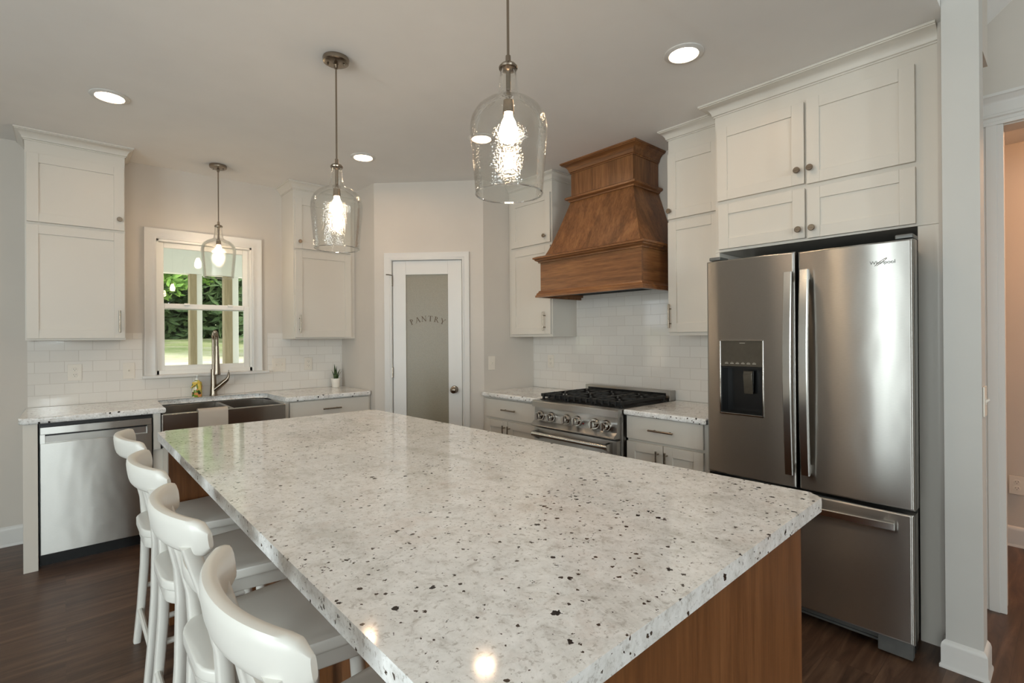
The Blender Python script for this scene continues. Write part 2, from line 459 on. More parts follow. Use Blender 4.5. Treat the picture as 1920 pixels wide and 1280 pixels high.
# ------------------------------------------------------------------ the setting
struct('floor', MB().box(-3.4, 4.75, -5.7, 4.9, -.1, 0), 'floor')
struct('ceiling', MB().box(-3.4, 3.6, .361, 4.85, ZC, ZC+.12), 'ceiling')
WIN = (.535, 1.228, 1.10, 2.165)
struct('wall_north', wall_panels(MB(NF), -3.4, 3.45, 0, ZC, -.13, 0, [(-1.55, -.65, .85, 2.15), WIN]), 'wall')
struct('wall_east', wall_panels(MB(EF), .40, 4.719, 0, ZC, -.12, 0, []), 'wall')
struct('wall_return_window', MB().box(XR, XR+.11, 4.0232, YW, 0, ZC), 'wall')
struct('wall_return_range', MB().box(2.7016, XW, YL, YL+.11, 0, ZC), 'wall')
DO = (.150, .776, 0, 2.052)
struct('wall_pantry', wall_panels(MB(PF), 0, PLEN, 0, ZC, -.11, 0, [DO]), 'wall')
struct('wall_west', wall_panels(MB(), -5.7, 4.85, 0, 4.9, 0, 1, []) if False else
       wall_panels(MB(frame((-3.25, 0, 0), (0, 1, 0), (1, 0, 0))), -5.7, 4.72, 0, 5.7, -.13, 0, [(-1.2, .7, .65, 2.35), (1.31, 1.49, .1, 2.25)]), 'wall')
struct('wall_south', wall_panels(MB(frame((0, -5.55, 0), (1, 0, 0), (0, 1, 0))), -3.38, 3.6, 0, 5.7, -.13, 0, [(-3.0, -1.2, .5, 2.4), (-.43, -.01, 1.46, 2.48)]), 'wall')
# end of the partition beside the refrigerator, and the header above it
struct('wall_column', MB().box(2.728, 2.845, .245, .3605, 0, 2.84, .002), 'pillar')
struct('wall_header', MB().box(2.8455, 3.05, .247, .3605, 2.545, 2.84), 'wall')
struct('wall_alcove', MB().box(2.85, 3.469, .362, .388, 0, ZC-.001), 'wall')
# door wall of the living area, hall behind it
struct('wall_hall_door', wall_panels(MB(frame((3.47, 0, 0), (0, 1, 0), (-1, 0, 0))), -5.55, .40, 0, 5.7, -.12, 0, [(-.70, .232, 0, 2.394)]), 'wall')
struct('wall_hall', MB().box(4.61, 4.73, -2.0, 2.2, 0, 2.6), 'wall')
struct('wall_hall_north', MB().box(3.59, 4.61, .9, 1.0, 0, 2.6), 'wall')
struct('wall_hall_south', MB().box(3.59, 4.61, -2.0, -1.9, 0, 2.6), 'wall')
struct('ceiling_hall', MB().box(3.59, 4.73, -2.0, 2.2, 2.6, 2.7), 'ceiling')
# vaulted ceiling of the living area
struct('ceiling_vault', MB().prism([(.361, 2.843), (.361, 2.98), (-2.65, 5.69), (-5.7, 2.98), (-5.7, 2.843), (-2.65, 5.55)], -3.4, 3.6, axis='x'), 'ceiling')

# baseboards
BP = [(0, 0), (.018, 0), (.018, .012), (.014, .02), (.014, .105), (.010, .118), (.004, .125), (0, .13)]
def base_run(name, mx, u0, u1, h=1.0, col='trim'):
    b = MB(mx); b.prism([(o_, z*h) for o_, z in BP], u0, u1, axis='x'); return struct(name, b, col)
base_run('baseboard_north', NF, -3.25, -.19)
b = MB(frame((0, .361, 0), (1, 0, 0), (0, -1, 0)))
bb = MB(frame((2.845, 0, 0), (0, 1, 0), (-1, 0, 0)))
bb.uwrap(.245, .361, .117, -.0, [(0, 0), (.018, 0), (.018, .012), (.013, .02), (.013, .092), (.009, .104), (.004, .11), (0, .114)])
struct('baseboard_column', bb, 'trim')
base_run('baseboard_hall', frame((4.61, 0, 0), (0, 1, 0), (-1, 0, 0)), -1.9, .9)

# casings
CP = [(0, .0), (0, .014), (.012, .018), (.03, .012), (.055, .016), (.075, .022), (.085, .022), (.085, 0)]
def casing(name, mx, u0, u1, z0, z1, sides=3, w=.085, bottom=False, mat='trim', parent=None, left=True):
    """mitred casing round an opening (u0..u1, z0..z1), profile CP measured outward from the opening"""
    b = MB(mx); k = w/.085
    t = bmesh.new(); loops = []
    for o_, n_ in CP:
        o_ *= k; n_ = n_+.0005
        p = [(u0-o_, n_, z0), (u0-o_, n_, z1+o_), (u1+o_, n_, z1+o_), (u1+o_, n_, z0)]
        loops.append([t.verts.new(q) for q in p])
    n = len(loops)
    for i in range(n):
        a, c = loops[i], loops[(i+1) % n]
        for j in range(3): t.faces.new((a[j], a[j+1], c[j+1], c[j]))
    t.faces.new([l[0] for l in loops]); t.faces.new([l[3] for l in loops])
    b._add(t); return struct(name, b, mat, parent)

# ---- window over the sink
w1 = MB(NF)
u0, u1, z0, z1 = WIN
w1.box(u0, u0+.02, -.10, 0, z0, z1).box(u1-.02, u1, -.10, 0, z0, z1).box(u0, u1, -.10, 0, z1-.02, z1).box(u0, u1, -.10, 0, z0, z0+.03)
win = struct('window_1', w1, 'vinyl')
casing('trim_1', NF, u0+.004, u1-.004, 1.096, z1-.004, w=.078)
struct('trim_2', MB(NF).box(.445, 1.352, 0, .052, 1.076, 1.098, .004), 'trim')      # stool under the window
def sash(name, n0, n1, za, zb, glass_n):
    s = MB(NF); st = .04
    a, c = u0+.02, u1-.02
    s.box(a, a+st, n0, n1, za, zb, .004).box(c-st, c, n0, n1, za, zb, .004)
    s.box(a+st, c-st, n0, n1, za, za+st, .004).box(a+st, c-st, n0, n1, zb-st, zb, .004)
    o = s.build(name, 'vinyl', win)
    MB(NF).box(a+st-.004, c-st+.004, glass_n, glass_n+.004, za+st-.004, zb-st+.004).build('glass_pane', 'pane', o)
    return o
sash('sash', -.085, -.055, 1.615, z1-.02, -.07)
lo = sash('sash', -.052, -.022, z0+.028, 1.660, -.038)
for cx in (.745, 1.06):
    MB(NF).box(cx-.02, cx+.02, -.022, -.006, 1.648, 1.664, .004).build('sash_lock', 'vinyl', lo)
# the second window of this wall (left of the picture, seen only in reflections)
w2 = MB(NF)
for a, c, d, e in ((-1.55, -1.51, .85, 2.15), (-.69, -.65, .85, 2.15), (-1.51, -.69, .85, .89), (-1.51, -.69, 2.11, 2.15), (-1.51, -.69, 1.48, 1.53)):
    w2.box(a, c, -.09, -.04, d, e)
struct('window_2', w2, 'vinyl')
casing('trim_3', NF, -1.55, -.65, .85, 2.15)

# ---- pantry door
dr = MB(PF)
d0, d1, dz = .161, .765, 2.042
g0, g1, gz0, gz1 = .275, .645, .26, 1.922
dr.box(d0, g0, -.045, -.008, .012, dz, .002).box(g1, d1, -.045, -.008, .012, dz, .002)
dr.box(g0, g1, -.045, -.008, .012, gz0, .002).box(g0, g1, -.045, -.008, gz1, dz, .002)
door = struct('door_1', dr, 'trim')
jb = MB(PF).box(.1502, .1575, -.109, 0, 0, 2.052).box(.7685, .7758, -.109, 0, 0, 2.052).box(.1575, .7685, -.109, 0, 2.0445, 2.0518)
struct('trim_4', jb, 'trim')
casing('trim_5', PF, .155, .771, 0, 2.0465, w=.062)
pane = MB(PF).box(g0-.004, g1+.004, -.030, -.022, gz0-.004, gz1+.004).build('frosted_pane', 'frost', door)
tag(pane, 'frosted glass panel with etched lettering')
def letters():
    S, T = .17, .07           # thick and thin stroke widths in cap heights
    def serif(cx, z, w=.34): return [(cx-w/2, z-.02), (cx+w/2, z-.02), (cx+w/2, z+.03), (cx-w/2, z+.03)]
    def stroke(x0, z0_, x1, z1_, w): return [(x0-w/2, z0_), (x0+w/2, z0_), (x1+w/2, z1_), (x1-w/2, z1_)]
    def bowl(xl, zc, rx, rz, wx, wz):
        out = []; n = 12
        pts = [(math.sin(i*PI/n), math.cos(i*PI/n)) for i in range(n+1)]
        q = []
        for (a, b_), (c_, d_) in zip(pts, pts[1:]):
            q.append([(xl+rx*a, zc+rz*b_), (xl+rx*c_, zc+rz*d_), (xl+(rx-wx)*c_, zc+(rz-wz)*d_), (xl+(rx-wx)*a, zc+(rz-wz)*b_)])
        return q
    L = {}
    L['P'] = [stroke(-.14, 0, -.14, 1, S), serif(-.14, .01), serif(-.2, .97, .28)]+bowl(-.08, .735, .36, .265, .15, .06)
    L['A'] = [stroke(-.36, 0, .0, 1, T), stroke(.36, 0, .0, 1, S), serif(-.36, .01, .28), serif(.36, .01, .34), [(-.25, .32), (.2, .32), (.18, .38), (-.22, .38)]]
    L['N'] = [stroke(-.32, 0, -.32, 1, T), stroke(.34, 0, .34, 1, T), stroke(.33, 0, -.34, 1, S), serif(-.32, .01, .3), serif(.34, .97, .3), serif(-.4, .97, .2)]
    L['T'] = [stroke(0, 0, 0, 1, S), serif(0, .01, .4), [(-.42, .94), (.42, .94), (.42, 1), (-.42, 1)], [(-.44, .78), (-.40, .78), (-.36, .95), (-.42, .95)], [(.44, .78), (.40, .78), (.36, .95), (.42, .95)]]
    L['R'] = [stroke(-.2, 0, -.2, 1, S), serif(-.2, .01), serif(-.26, .97, .28)]+bowl(-.14, .745, .36, .255, .15, .06)+[stroke(.42, 0, .02, .5, S), serif(.46, .01, .2)]
    L['Y'] = [stroke(0, 0, 0, .48, S), serif(0, .01, .36), stroke(0, .46, -.36, 1, S), stroke(0, .46, .36, 1, T), serif(-.36, .97, .32), serif(.36, .97, .28)]
    R, H = .33, .047
    for ch, du in zip('PANTRY', (-.132, -.082, -.029, .024, .073, .128)):
        b_ = MB(PF); th = du/R*1.0
        for k_, poly in enumerate(L[ch]):
            V = []
            for x, z in poly:
                X, Z = x*H, z*H
                rx = math.sin(th)*(R+Z)+math.cos(th)*X; rz = math.cos(th)*(R+Z)-math.sin(th)*X-R
                V.append((.461+rx, 1.517+rz))
            off = -.0218+.00002*k_
            n = len(V)
            vv = [(a, off, c_) for a, c_ in V]+[(a, off+.0008, c_) for a, c_ in V]
            b_.faces(vv, [tuple(range(n))[::-1], tuple(range(n, 2*n))]+[(i, (i+1) % n, n+(i+1) % n, n+i) for i in range(n)])
        b_.build('etched_letter', 'ink', pane)
letters()
kn = MB(PF); kn.lathe([(.0, -.008), (.031, -.008), (.033, -.004), (.028, .002), (.014, .004), (.012, .022), (.022, .03), (.029, .042), (.028, .054), (.018, .062), (.0, .064)], .697, 0, .927, 24, 'y', cap=False)
kn.build('door_knob', 'nickel', door)
for hz in (.35, 1.075, 1.867):
    hb = MB(PF).lathe([(.006, 0), (.006, .09)], .158, .006, hz-.045, 10).box(.150, .162, -.006, .001, hz-.045, hz+.045)
    if hz > 1.8: hb.tube([(.158, .006, hz+.05), (.135, .04, hz+.052), (.118, .05, hz+.052)], .0045, 8)
    hb.build('hinge', 'nickel', door)
# ---- hall doorway trim
hd = frame((3.47, 0, 0), (0, 1, 0), (-1, 0, 0))
hc = MB(hd).box(.226, .312, .0005, .018, 0, 2.40, .003).box(.250, .290, .018, .022, 0, 2.40, .002)
hc.box(.2325, .2335, -.12, 0, 0, 2.394)
struct('trim_6', hc, 'trim')
hh = MB(hd).prism([(0.0005, 2.40), (.022, 2.40), (.024, 2.415), (.018, 2.42), (.018, 2.435), (.026, 2.44), (.026, 2.45), (.02, 2.456), (.02, 2.50), (.03, 2.515), (.042, 2.53), (.05, 2.534), (.05, 2.548), (.0005, 2.548)], -.79, .325, axis='x')
struct('trim_7', hh, 'trim')

# ------------------------------------------------------------------ backsplashes
bs = MB(NF).box(-.19, .449, .0003, .008, .914, 1.424).box(.449, 1.349, .0003, .008, .914, 1.074).box(1.349, 2.029, .0003, .008, .914, 1.424)
struct('wall_tile_north', bs, 'tile_n')
struct('wall_tile_east', MB(EF).box(1.392, 3.343, .0003, .008, .914, 1.99), 'tile_e')

# ------------------------------------------------------------------ cabinet helpers
def shaker(mx, u0, u1, z0, z1, n0, t=.02, st=.058):
    b = MB(mx); n1 = n0+t
    b.box(u0, u0+st, n0, n1, z0, z1, .0015).box(u1-st, u1, n0, n1, z0, z1, .0015)
    b.box(u0+st, u1-st, n0, n1, z0, z0+st, .0015).box(u0+st, u1-st, n0, n1, z1-st, z1, .0015)
    b.box(u0+st-.003, u1-st+.003, n0+.001, n1-.009, z0+st-.003, z1-st+.003)
    return b
def knob(mx, u, z, n, parent):
    b = MB(mx)
    b.lathe([(0, 0), (.007, 0), (.006, .012), (.013, .016), (.016, .020), (.016, .026), (.0145, .028), (0, .028)], u, n, z, 18, 'y', cap=False)
    b.box(u-.013, u+.013, n+.028, n+.0295, z-.002, z+.002)
    return b.build('knob', 'nickel', parent)
def pull(mx, u, z, n, length, vertical, parent):
    b = MB(mx); L = length/2; g = L*.62; r = .006
    if vertical:
        b.lathe([(0, -L), (r*.8, -L), (r, -L+.002), (r, L-.002), (r*.8, L), (0, L)], u, n+.03, z, 12, 'z', cap=False)
        for s in (-g, g): b.lathe([(.0045, 0), (.0045, .026)], u, n, z+s, 10, 'y')
    else:
        b.lathe([(0, -L), (r*.8, -L), (r, -L+.002), (r, L-.002), (r*.8, L), (0, L)], u, n+.03, z, 12, 'x', cap=False)
        for s in (-g, g): b.lathe([(.0045, 0), (.0045, .026)], u+s, n, z, 10, 'y')
    return b.build('handle', 'nickel', parent)
def crown_prof(zb, zt, out=.05):
    h = zt-zb
    return [(0, zb), (.006, zb), (.006, zb+.1*h), (.012, zb+.14*h), (.014, zb+.3*h), (.022, zb+.5*h), (.034, zb+.68*h), (out-.006, zb+.78*h), (out-.006, zb+.84*h), (out, zb+.86*h), (out, zt), (0, zt)]
def upper_cabinet(mx, u0, u1, z0, nf, label, doors, crown=(2.655, ZC-.001), depth0=.001, group='white wall cabinets', wrap=(True, True)):
    """box + crown + doors; doors: (u0,u1,z0,z1, hardware kind, hw u, hw z)"""
    r = thing('upper_cabinet', mx @ Vector(((u0+u1)/2, nf/2, z0)), label, 'cabinet', group)
    MB(mx).box(u0, u1, depth0, nf, z0, 2.70, .001).build('body', 'cabinet', r)
    MB(mx).uwrap(u0, u1, nf, depth0, crown_prof(*crown), *wrap).build('crown_molding', 'cabinet', r, smooth=50)
    for a, c, d, e, kind, hu, hz in doors:
        dd = shaker(mx, a, c, d, e, nf+.0004).build('door', 'cabinet', r)
        if kind == 'knob': knob(mx, hu, hz, nf+.0204, dd)
        else: pull(mx, hu, hz, nf+.0204, .155, True, dd)
    return r
# ---- window wall
upper_cabinet(NF, -.187, .325, 1.372, .305, 'tall white cabinet left of the window, above the dishwasher',
    [(-.178, .320, 2.136, 2.575, 'knob', .292, 2.21), (-.180, .320, 1.385, 2.118, 'pull', .290, 1.50)])
upper_cabinet(NF, 1.476, 2.028, 1.372, .305, 'tall white cabinet right of the window, above the potted plant',
    [(1.488, 1.985, 2.150, 2.585, 'knob', 1.522, 2.208), (1.488, 1.985, 1.385, 2.130, 'pull', 1.519, 1.50)], wrap=(True, False))
# ---- range wall
upper_cabinet(EF, 2.814, 3.342, 1.376, .305, 'tall white cabinet between the pantry corner and the wooden hood',
    [(2.822, 3.298, 2.152, 2.56, 'knob', 2.876, 2.206), (2.822, 3.298, 1.398, 2.128, 'pull', 2.880, 1.502)], wrap=(True, False))
upper_cabinet(EF, 1.394, 1.764, 1.376, .305, 'tall narrow white cabinet between the wooden hood and the refrigerator',
    [(1.408, 1.760, 2.135, 2.56, 'knob', 1.742, 2.185), (1.408, 1.760, 1.398, 2.115, 'pull', 1.742, 1.502)], wrap=(False, True))
# ---- refrigerator surround
XE = XW-2.880          # n of the face frame
r = thing('refrigerator_cabinet', (3.06, .89, 0), 'white cabinet surround framing the refrigerator, four small doors above it', 'cabinet')
sb = MB(EF)
sb.box(.389, 1.391, .002, XE, 1.858, 2.70, .001)
sb.build('body', 'cabinet', r)
MB(EF).box(.389, .464, XE-.02, XE+.0, 0, 1.857, .001).box(.389, .409, .002, XE-.02, 0, 1.857).box(.409, .42, .002, XE-.02, 0, 1.857).build('side_panel', 'cabinet', r)
MB(EF).box(1.369, 1.391, .009, XE, .9145, 1.857, .001).build('side_panel', 'cabinet', r)
MB(EF).uwrap(.389, 1.391, XE, .362, crown_prof(2.648, ZC-.001, .07), False, True).build('crown_molding', 'cabinet', r, smooth=50)
for a, c, d, e, hu, hz in ((.916, 1.372, 2.152, 2.572, .944, 2.222), (.468, .904, 2.146, 2.582, .884, 2.222), (.914, 1.366, 1.872, 2.128, .940, 1.916), (.468, .903, 1.868, 2.122, .877, 1.916)):
    dd = shaker(EF, a, c, d, e, XE+.0004).build('door', 'cabinet', r); knob(EF, hu, hz, XE+.0204, dd)
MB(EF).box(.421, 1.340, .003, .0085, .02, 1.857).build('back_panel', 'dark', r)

# ------------------------------------------------------------------ base cabinets
def base_cabinet(mx, u0, u1, nf, label, drawers, doors, top=.876, name='base_cabinet'):
    r = thing(name, mx @ Vector(((u0+u1)/2, nf/2, 0)), label, 'cabinet', 'white base cabinets')
    MB(mx).box(u0, u1, .012, nf, .10, top, .001).build('body', 'cabinet', r)
    MB(mx).box(u0, u1, .012, nf-.07, 0, .099).build('toe_kick', 'cabinet', r)
    for a, c, d, e, L in drawers:
        dd = MB(mx).box(a, c, nf+.0004, nf+.0204, d, e, .0015).build('drawer', 'cabinet', r)
        pull(mx, (a+c)/2, (d+e)/2, nf+.0204, L, False, dd)
    for a, c, d, e, hu in doors:
        dd = shaker(mx, a, c, d, e, nf+.0004).build('door', 'cabinet', r)
        pull(mx, hu, e-.085, nf+.0204, .11, True, dd)
    return r
nf = YW-4.112
ep = tag(MB(NF).box(-.187, -.122, .001, YW-4.086, 0, .876, .001).build('end_panel', 'cabinet'), 'white upright end panel left of the dishwasher', 'panel')
base_cabinet(NF, .447, 1.300, nf, 'white sink cabinet under the stainless apron sink', [], [(.50, .868, .11, .64, .84), (.872, 1.24, .11, .64, .90)], top=.63, name='sink_cabinet')
MBs = MB(NF).box(.447, .488, .30, nf+.018, .632, .876, .001)
sc_ = bpy.data.objects['sink_cabinet']; MBs.build('stile', 'cabinet', sc_)
MB(NF).box(1.292, 1.325, .30, nf+.018, .632, .876, .001).build('stile', 'cabinet', sc_)
base_cabinet(NF, 1.327, 2.028, nf, 'white drawer cabinet right of the sink, next to the pantry door', [(1.335, 2.0, .725, .868, .155)], [(1.335, 1.665, .11, .71, 1.63), (1.671, 2.0, .11, .71, 1.71)])
ne = XW-2.697
base_cabinet(EF, 2.668, 3.342, ne, 'white base cabinet left of the range, beside the pantry corner', [(2.675, 3.296, .712, .862, .165)], [(3.022, 3.296, .11, .692, 3.050), (2.675, 3.016, .11, .692, 2.990)])
bcr = base_cabinet(EF, 1.347, 1.884, ne, 'white base cabinet between the range and the refrigerator', [(1.374, 1.880, .732, .874, .165)], [(1.628, 1.880, .11, .715, 1.655), (1.374, 1.622, .11, .715, 1.596)])

# ------------------------------------------------------------------ worktops
def arc_corner(cx, cy, r, a0, a1, n=5): return [(cx+r*math.cos(rad(a0+(a1-a0)*i/n)), cy+r*math.sin(rad(a0+(a1-a0)*i/n))) for i in range(n+1)]
yf = 4.071
pts = arc_corner(-.175, yf+.03, .03, 180, 270)+[(.515, yf), (.515, 4.57)]+[(.545, 4.60), (1.215, 4.60), (1.292, 4.52), (1.292, yf)]+arc_corner(1.995, yf+.03, .03, 270, 360)+[(2.0255, 4.710), (-.205, 4.710)]
tag(MB().prism(pts, .8765, .9135, .011, 3).build('countertop', 'granite'), 'speckled granite worktop around the sink under the window', 'countertop')
pts = [(2.654, 2.662), (3.2935, 2.662), (3.2935, 3.3425), (2.654+.03, 3.3425)]+[(2.654, 3.32)]
tag(MB().prism(pts, .8765, .9135, .011, 3).build('countertop', 'granite'), 'short granite worktop left of the range, below the light switch', 'countertop')
pts = [(2.654, 1.345), (3.2935, 1.345), (3.2935, 1.886), (2.654, 1.886)]
tag(MB().prism(pts, .8765, .9135, .011, 3).build('countertop', 'granite'), 'short granite worktop between the range and the refrigerator', 'countertop')

# ------------------------------------------------------------------ farmhouse sink, faucet, soap, towel, plant
r = thing('farmhouse_sink', (.89, 4.30, .64), 'stainless apron-front double sink under the window', 'sink')
t_ = MB().box(.490, 1.289, 4.049, 4.075, .650, .868, .006)
t_.build('apron', 'steel_sink', r)
b = MB()
def basin(x0, x1):
    y0, y1, zb, zt = 4.076, 4.605, .66, .868; w = .012
    b.box(x0, x0+w, y0, y1, zb, zt, .003).box(x1-w, x1, y0, y1, zb, zt, .003)
    b.box(x0+w, x1-w, y1-w, y1, zb, zt, .003).box(x0+w, x1-w, y0, y0+w, zb, zt, .003).box(x0+w, x1-w, y0+w, y1-w, zb, zb+.01)
basin(.494, .925); basin(.925, 1.286)
b.build('basin', 'steel_sink', r)

r = thing('kitchen_faucet', (.915, 4.652, .914), 'tall brushed nickel pull-down faucet behind the sink', 'faucet')
fx, fy, fz = .915, 4.652, .9138
MB().lathe([(0, 0), (.030, 0), (.030, .004), (.027, .012), (.0225, .09), (.0205, .16), (.020, .215), (0, .215)], fx, fy, fz, 24, cap=False).build('body', 'nickel', r)
ar = [(fx, fy, fz+.20)]
R_ = .062
for i in range(15):
    a = PI*i/14
    ar.append((fx, fy-R_+R_*math.cos(a), fz+.455+R_*math.sin(a)))
ar.append((fx, fy-2*R_, fz+.40))
MB().tube(ar, .0115, 12, up=Vector((1, 0, 0))).build('spout', 'nickel', r)
sp = MB()
P = [Vector(p) for p in ar]
for i in range(3, len(P)-1):
    for f in (0, .5):
        q = P[i].lerp(P[i+1], f); d = (P[i+1]-P[i]).normalized()
        sp.tube([q-d*.003, q-d*.001, q+d*.001, q+d*.003], [.0125, .0150, .0150, .0125], 14, up=Vector((1, 0, 0)))
for k in range(9):
    z = fz+.40+.005+k*.0062
    sp.lathe([(.0125, -.002), (.0150, -.0008), (.0150, .0008), (.0125, .002)], fx, fy-2*R_, z, 14)
sp.build('spring_coil', 'nickel', r)
MB().lathe([(0, .175), (.024, .175), (.026, .18), (.0245, .20), (.020, .26), (.0185, .32), (.0165, .335), (.015, .405), (0, .405)], fx, fy-2*R_, fz, 20, cap=False).build('spray_head', 'nickel', r)
MB().tube([(fx+.005, fy-.005, fz+.045), (fx+.045, fy-.03, fz+.085), (fx+.07, fy-.046, fz+.112)], [.022, .0205, .019], 14).build('handle_base', 'nickel', r)
MB().tube([(fx+.068, fy-.045, fz+.110), (fx+.086, fy-.057, fz+.128), (fx+.096, fy-.063, fz+.152), (fx+.098, fy-.064, fz+.180), (fx+.0975, fy-.064, fz+.205)], [.019, .016, .011, .0075, .004], 12).build('handle', 'nickel', r)

r = thing('soap_dispenser', (.796, 4.640, .914), 'green patterned soap bottle with yellow ribbon left of the faucet', 'soap bottle')
MB().lathe([(0, .0005), (.034, .0005), (.036, .004), (.036, .095), (.032, .112), (.018, .128), (.014, .134), (0, .134)], .796, 4.640, .914, 24, cap=False).build('bottle', 'soap', r)
MB().lathe([(0, .134), (.013, .134), (.013, .148), (.005, .150), (.005, .168), (.012, .170), (.012, .176), (0, .177)], .796, 4.640, .914, 16, cap=False).tube([(.796, 4.640, .914+.172), (.800, 4.612, .914+.170)], .0045, 8).build('pump', 'pump', r)
rb = MB().lathe([(.0335, .106), (.0345, .108), (.030, .120), (.026, .118)], .796, 4.640, .914, 20)
rb.tube([(.790, 4.605, 1.026), (.765, 4.598, 1.01), (.745, 4.600, .990)], [1, 1, 1], 8, flat=(.012, .002))
rb.tube([(.800, 4.604, 1.022), (.806, 4.600, 1.0), (.808, 4.602, .972)], [1, 1, 1], 8, flat=(.010, .002), up=Vector((0, 1, 0)))
rb.build('ribbon', 'ribbon', r)

# towel folded over the sink apron
def towel():
    x0, x1 = .700, .886; prof = []
    for z in (.70, .735, .77, .805, .84, .862): prof.append((4.040, z))
    prof += [(4.041, .872), (4.046, .8785), (4.055, .8805), (4.075, .8805), (4.084, .8785), (4.090, .87), (4.0915, .84), (4.0915, .78)]
    nx = 10; th = .0045
    t = bmesh.new(); F, Bk = [], []
    for i, (y, z) in enumerate(prof):
        ra, rb_ = [], []
        p0 = prof[max(i-1, 0)]; p1 = prof[min(i+1, len(prof)-1)]
        d = Vector((0, p1[0]-p0[0], p1[1]-p0[1])).normalized(); nn = Vector((0, -d.z, d.y))
        for k in range(nx+1):
            x = x0+(x1-x0)*k/nx
            wv = .0012*math.sin(k*1.3+i*.7)*(1 if i < 6 else .2)
            pt = Vector((x, y, z))
            if i < 6: pt.z += -.004*math.sin(k/nx*3)
            ra.append(t.verts.new(pt+nn*(th+wv+.001))); rb_.append(t.verts.new(pt+nn*.001))
        F.append(ra); Bk.append(rb_)
    for G_, fl in ((F, 0), (Bk, 1)):
        for a, c in zip(G_, G_[1:]):
            for k in range(nx):
                q = (a[k], a[k+1], c[k+1], c[k]); t.faces.new(q[::-1] if fl else q)
    for k in range(nx):
        t.faces.new((F[0][k], Bk[0][k], Bk[0][k+1], F[0][k+1])); t.faces.new((F[-1][k], F[-1][k+1], Bk[-1][k+1], Bk[-1][k]))
    for i in range(len(prof)-1):
        t.faces.new((F[i][0], F[i+1][0], Bk[i+1][0], Bk[i][0])); t.faces.new((F[i][-1], Bk[i][-1], Bk[i+1][-1], F[i+1][-1]))
    b = MB(); b._add(t)
    return tag(b.build('dish_towel', 'towel', smooth=60), 'beige dish towel draped over the front edge of the sink', 'towel')
towel()

r = thing('potted_plant', (1.925, 4.615, .914), 'small green succulent in a white pot on the worktop by the pantry corner', 'plant')
MB().lathe([(0, .0005), (.030, .0005), (.033, .004), (.0425, .078), (.0425, .084), (.0395, .084), (.037, .074), (0, .072)], 1.925, 4.615, .914, 28, cap=False).build('pot', 'ceramic', r)
MB().lathe([(0, .0725), (.0365, .0725), (.034, .077), (0, .078)], 1.925, 4.615, .914, 20, cap=False).build('soil', 'soil', r)
for dx, dy, h, w in ((-.030, .0, .095, .010), (-.012, -.006, .150, .013), (-.006, .008, .125, .012), (.010, .004, .130, .009), (.022, -.004, .085, .008), (.038, .008, .100, .010), (.040, -.012, .085, .009), (.004, -.012, .09, .010)):
    pth = [(1.925+dx*(.4+.9*s_*s_), 4.615+dy*(.4+1.1*s_), .914+.068+h*s_) for s_ in (0, .25, .5, .75, 1)]
    MB().tube(pth, [.7, 1.0, .85, .55, .08], 8, flat=(w, w*.35)).build('leaf', 'leaf', r)

# ------------------------------------------------------------------ dishwasher
r = thing('dishwasher', (.16, 4.4, 0), 'stainless dishwasher under the worktop left of the sink', 'dishwasher')
MB(NF).box(-.119, .444, .02, YW-4.125, .082, .870).build('body', 'black', r)
nd = YW-4.084
dd = MB(NF)
a, c = -.112, .438
dd.box(a, c, nd-.035, nd, .086, .752, .003).box(a, c, nd-.035, nd, .806, .850, .003)
dd.box(a, -.090, nd-.035, nd, .752, .806).box(.412, c, nd-.035, nd, .752, .806)
door_dw = dd.build('door', 'steel', r)
MB(NF).box(-.090, .412, nd-.034, nd-.022, .752, .806).build('recessed_handle', 'handle_steel', door_dw)
MB(NF).box(-.09, .412, nd-.021, nd-.004, .797, .8058).build('handle_lip', 'black', door_dw)
MB(NF).box(-.119, .444, nd-.10, nd-.075, 0, .081).build('toe_kick', 'black', r)

# ------------------------------------------------------------------ range
YR0, YR1 = 1.893, 2.655
r = thing('gas_range', (2.95, 2.274, 0), 'stainless gas range with black grates under the wooden hood', 'range')
xf = 2.605
MB().box(xf+.045, 3.288, YR0, YR1, .10, .905, .002).build('body', 'steel', r)
MB().box(xf+.10, 3.28, YR0+.02, YR1-.02, .0, .099).build('toe_kick', 'black', r)
MB().prism([(xf-.005, .862), (xf-.005, .898), (xf-.001, .906), (xf+.008, .9095), (3.21, .9095), (3.21, .9055), (xf+.046, .9055), (xf+.046, .862)], YR0-.001, YR1+.001, axis='y').build('cooktop', 'steel', r)
pn = MB().prism([(xf+.012, .8615), (xf+.046, .8615), (xf+.046, .726), (xf-.026, .726), (xf-.030, .731), (xf-.027, .740), (xf+.004, .764)], YR0+.012, YR1-.012, axis='y')
pn.build('control_panel', 'steel', r)
for y in (2.575, 2.468, 2.322, 2.229, 2.077, 1.986):
    k = MB()
    k.lathe([(.036, .010), (.036, -.006), (.032, -.012)], xf+.004, y, .802, 28, 'x')
    k.lathe([(.025, -.010), (.025, -.038), (.021, -.044)], xf+.004, y, .802, 28, 'x')
    ko = k.build('knob', 'chrome', r)
    MB().box(xf-.047, xf-.034, y-.009, y+.009, .776, .828, .004).build('grip', 'chrome', ko)
MB().lathe([(.004, 0), (.004, -.004)], xf+.006, 2.178, .790, 10, 'x').build('indicator', 'red', r)
dw_ = MB().box(xf+.002, xf+.043, YR0+.012, YR1-.012, .16, .712, .004)
od = dw_.build('oven_door', 'steel', r)
MB().box(xf+.0005, xf+.0018, YR0+.12, YR1-.12, .26, .56).build('oven_window', 'black', od)
hn = MB().lathe([(0, YR0+.045), (.014, YR0+.045), (.016, YR0+.05), (.016, YR1-.05), (.014, YR1-.045), (0, YR1-.045)], xf-.052, 0, .676, 16, 'y', cap=False)
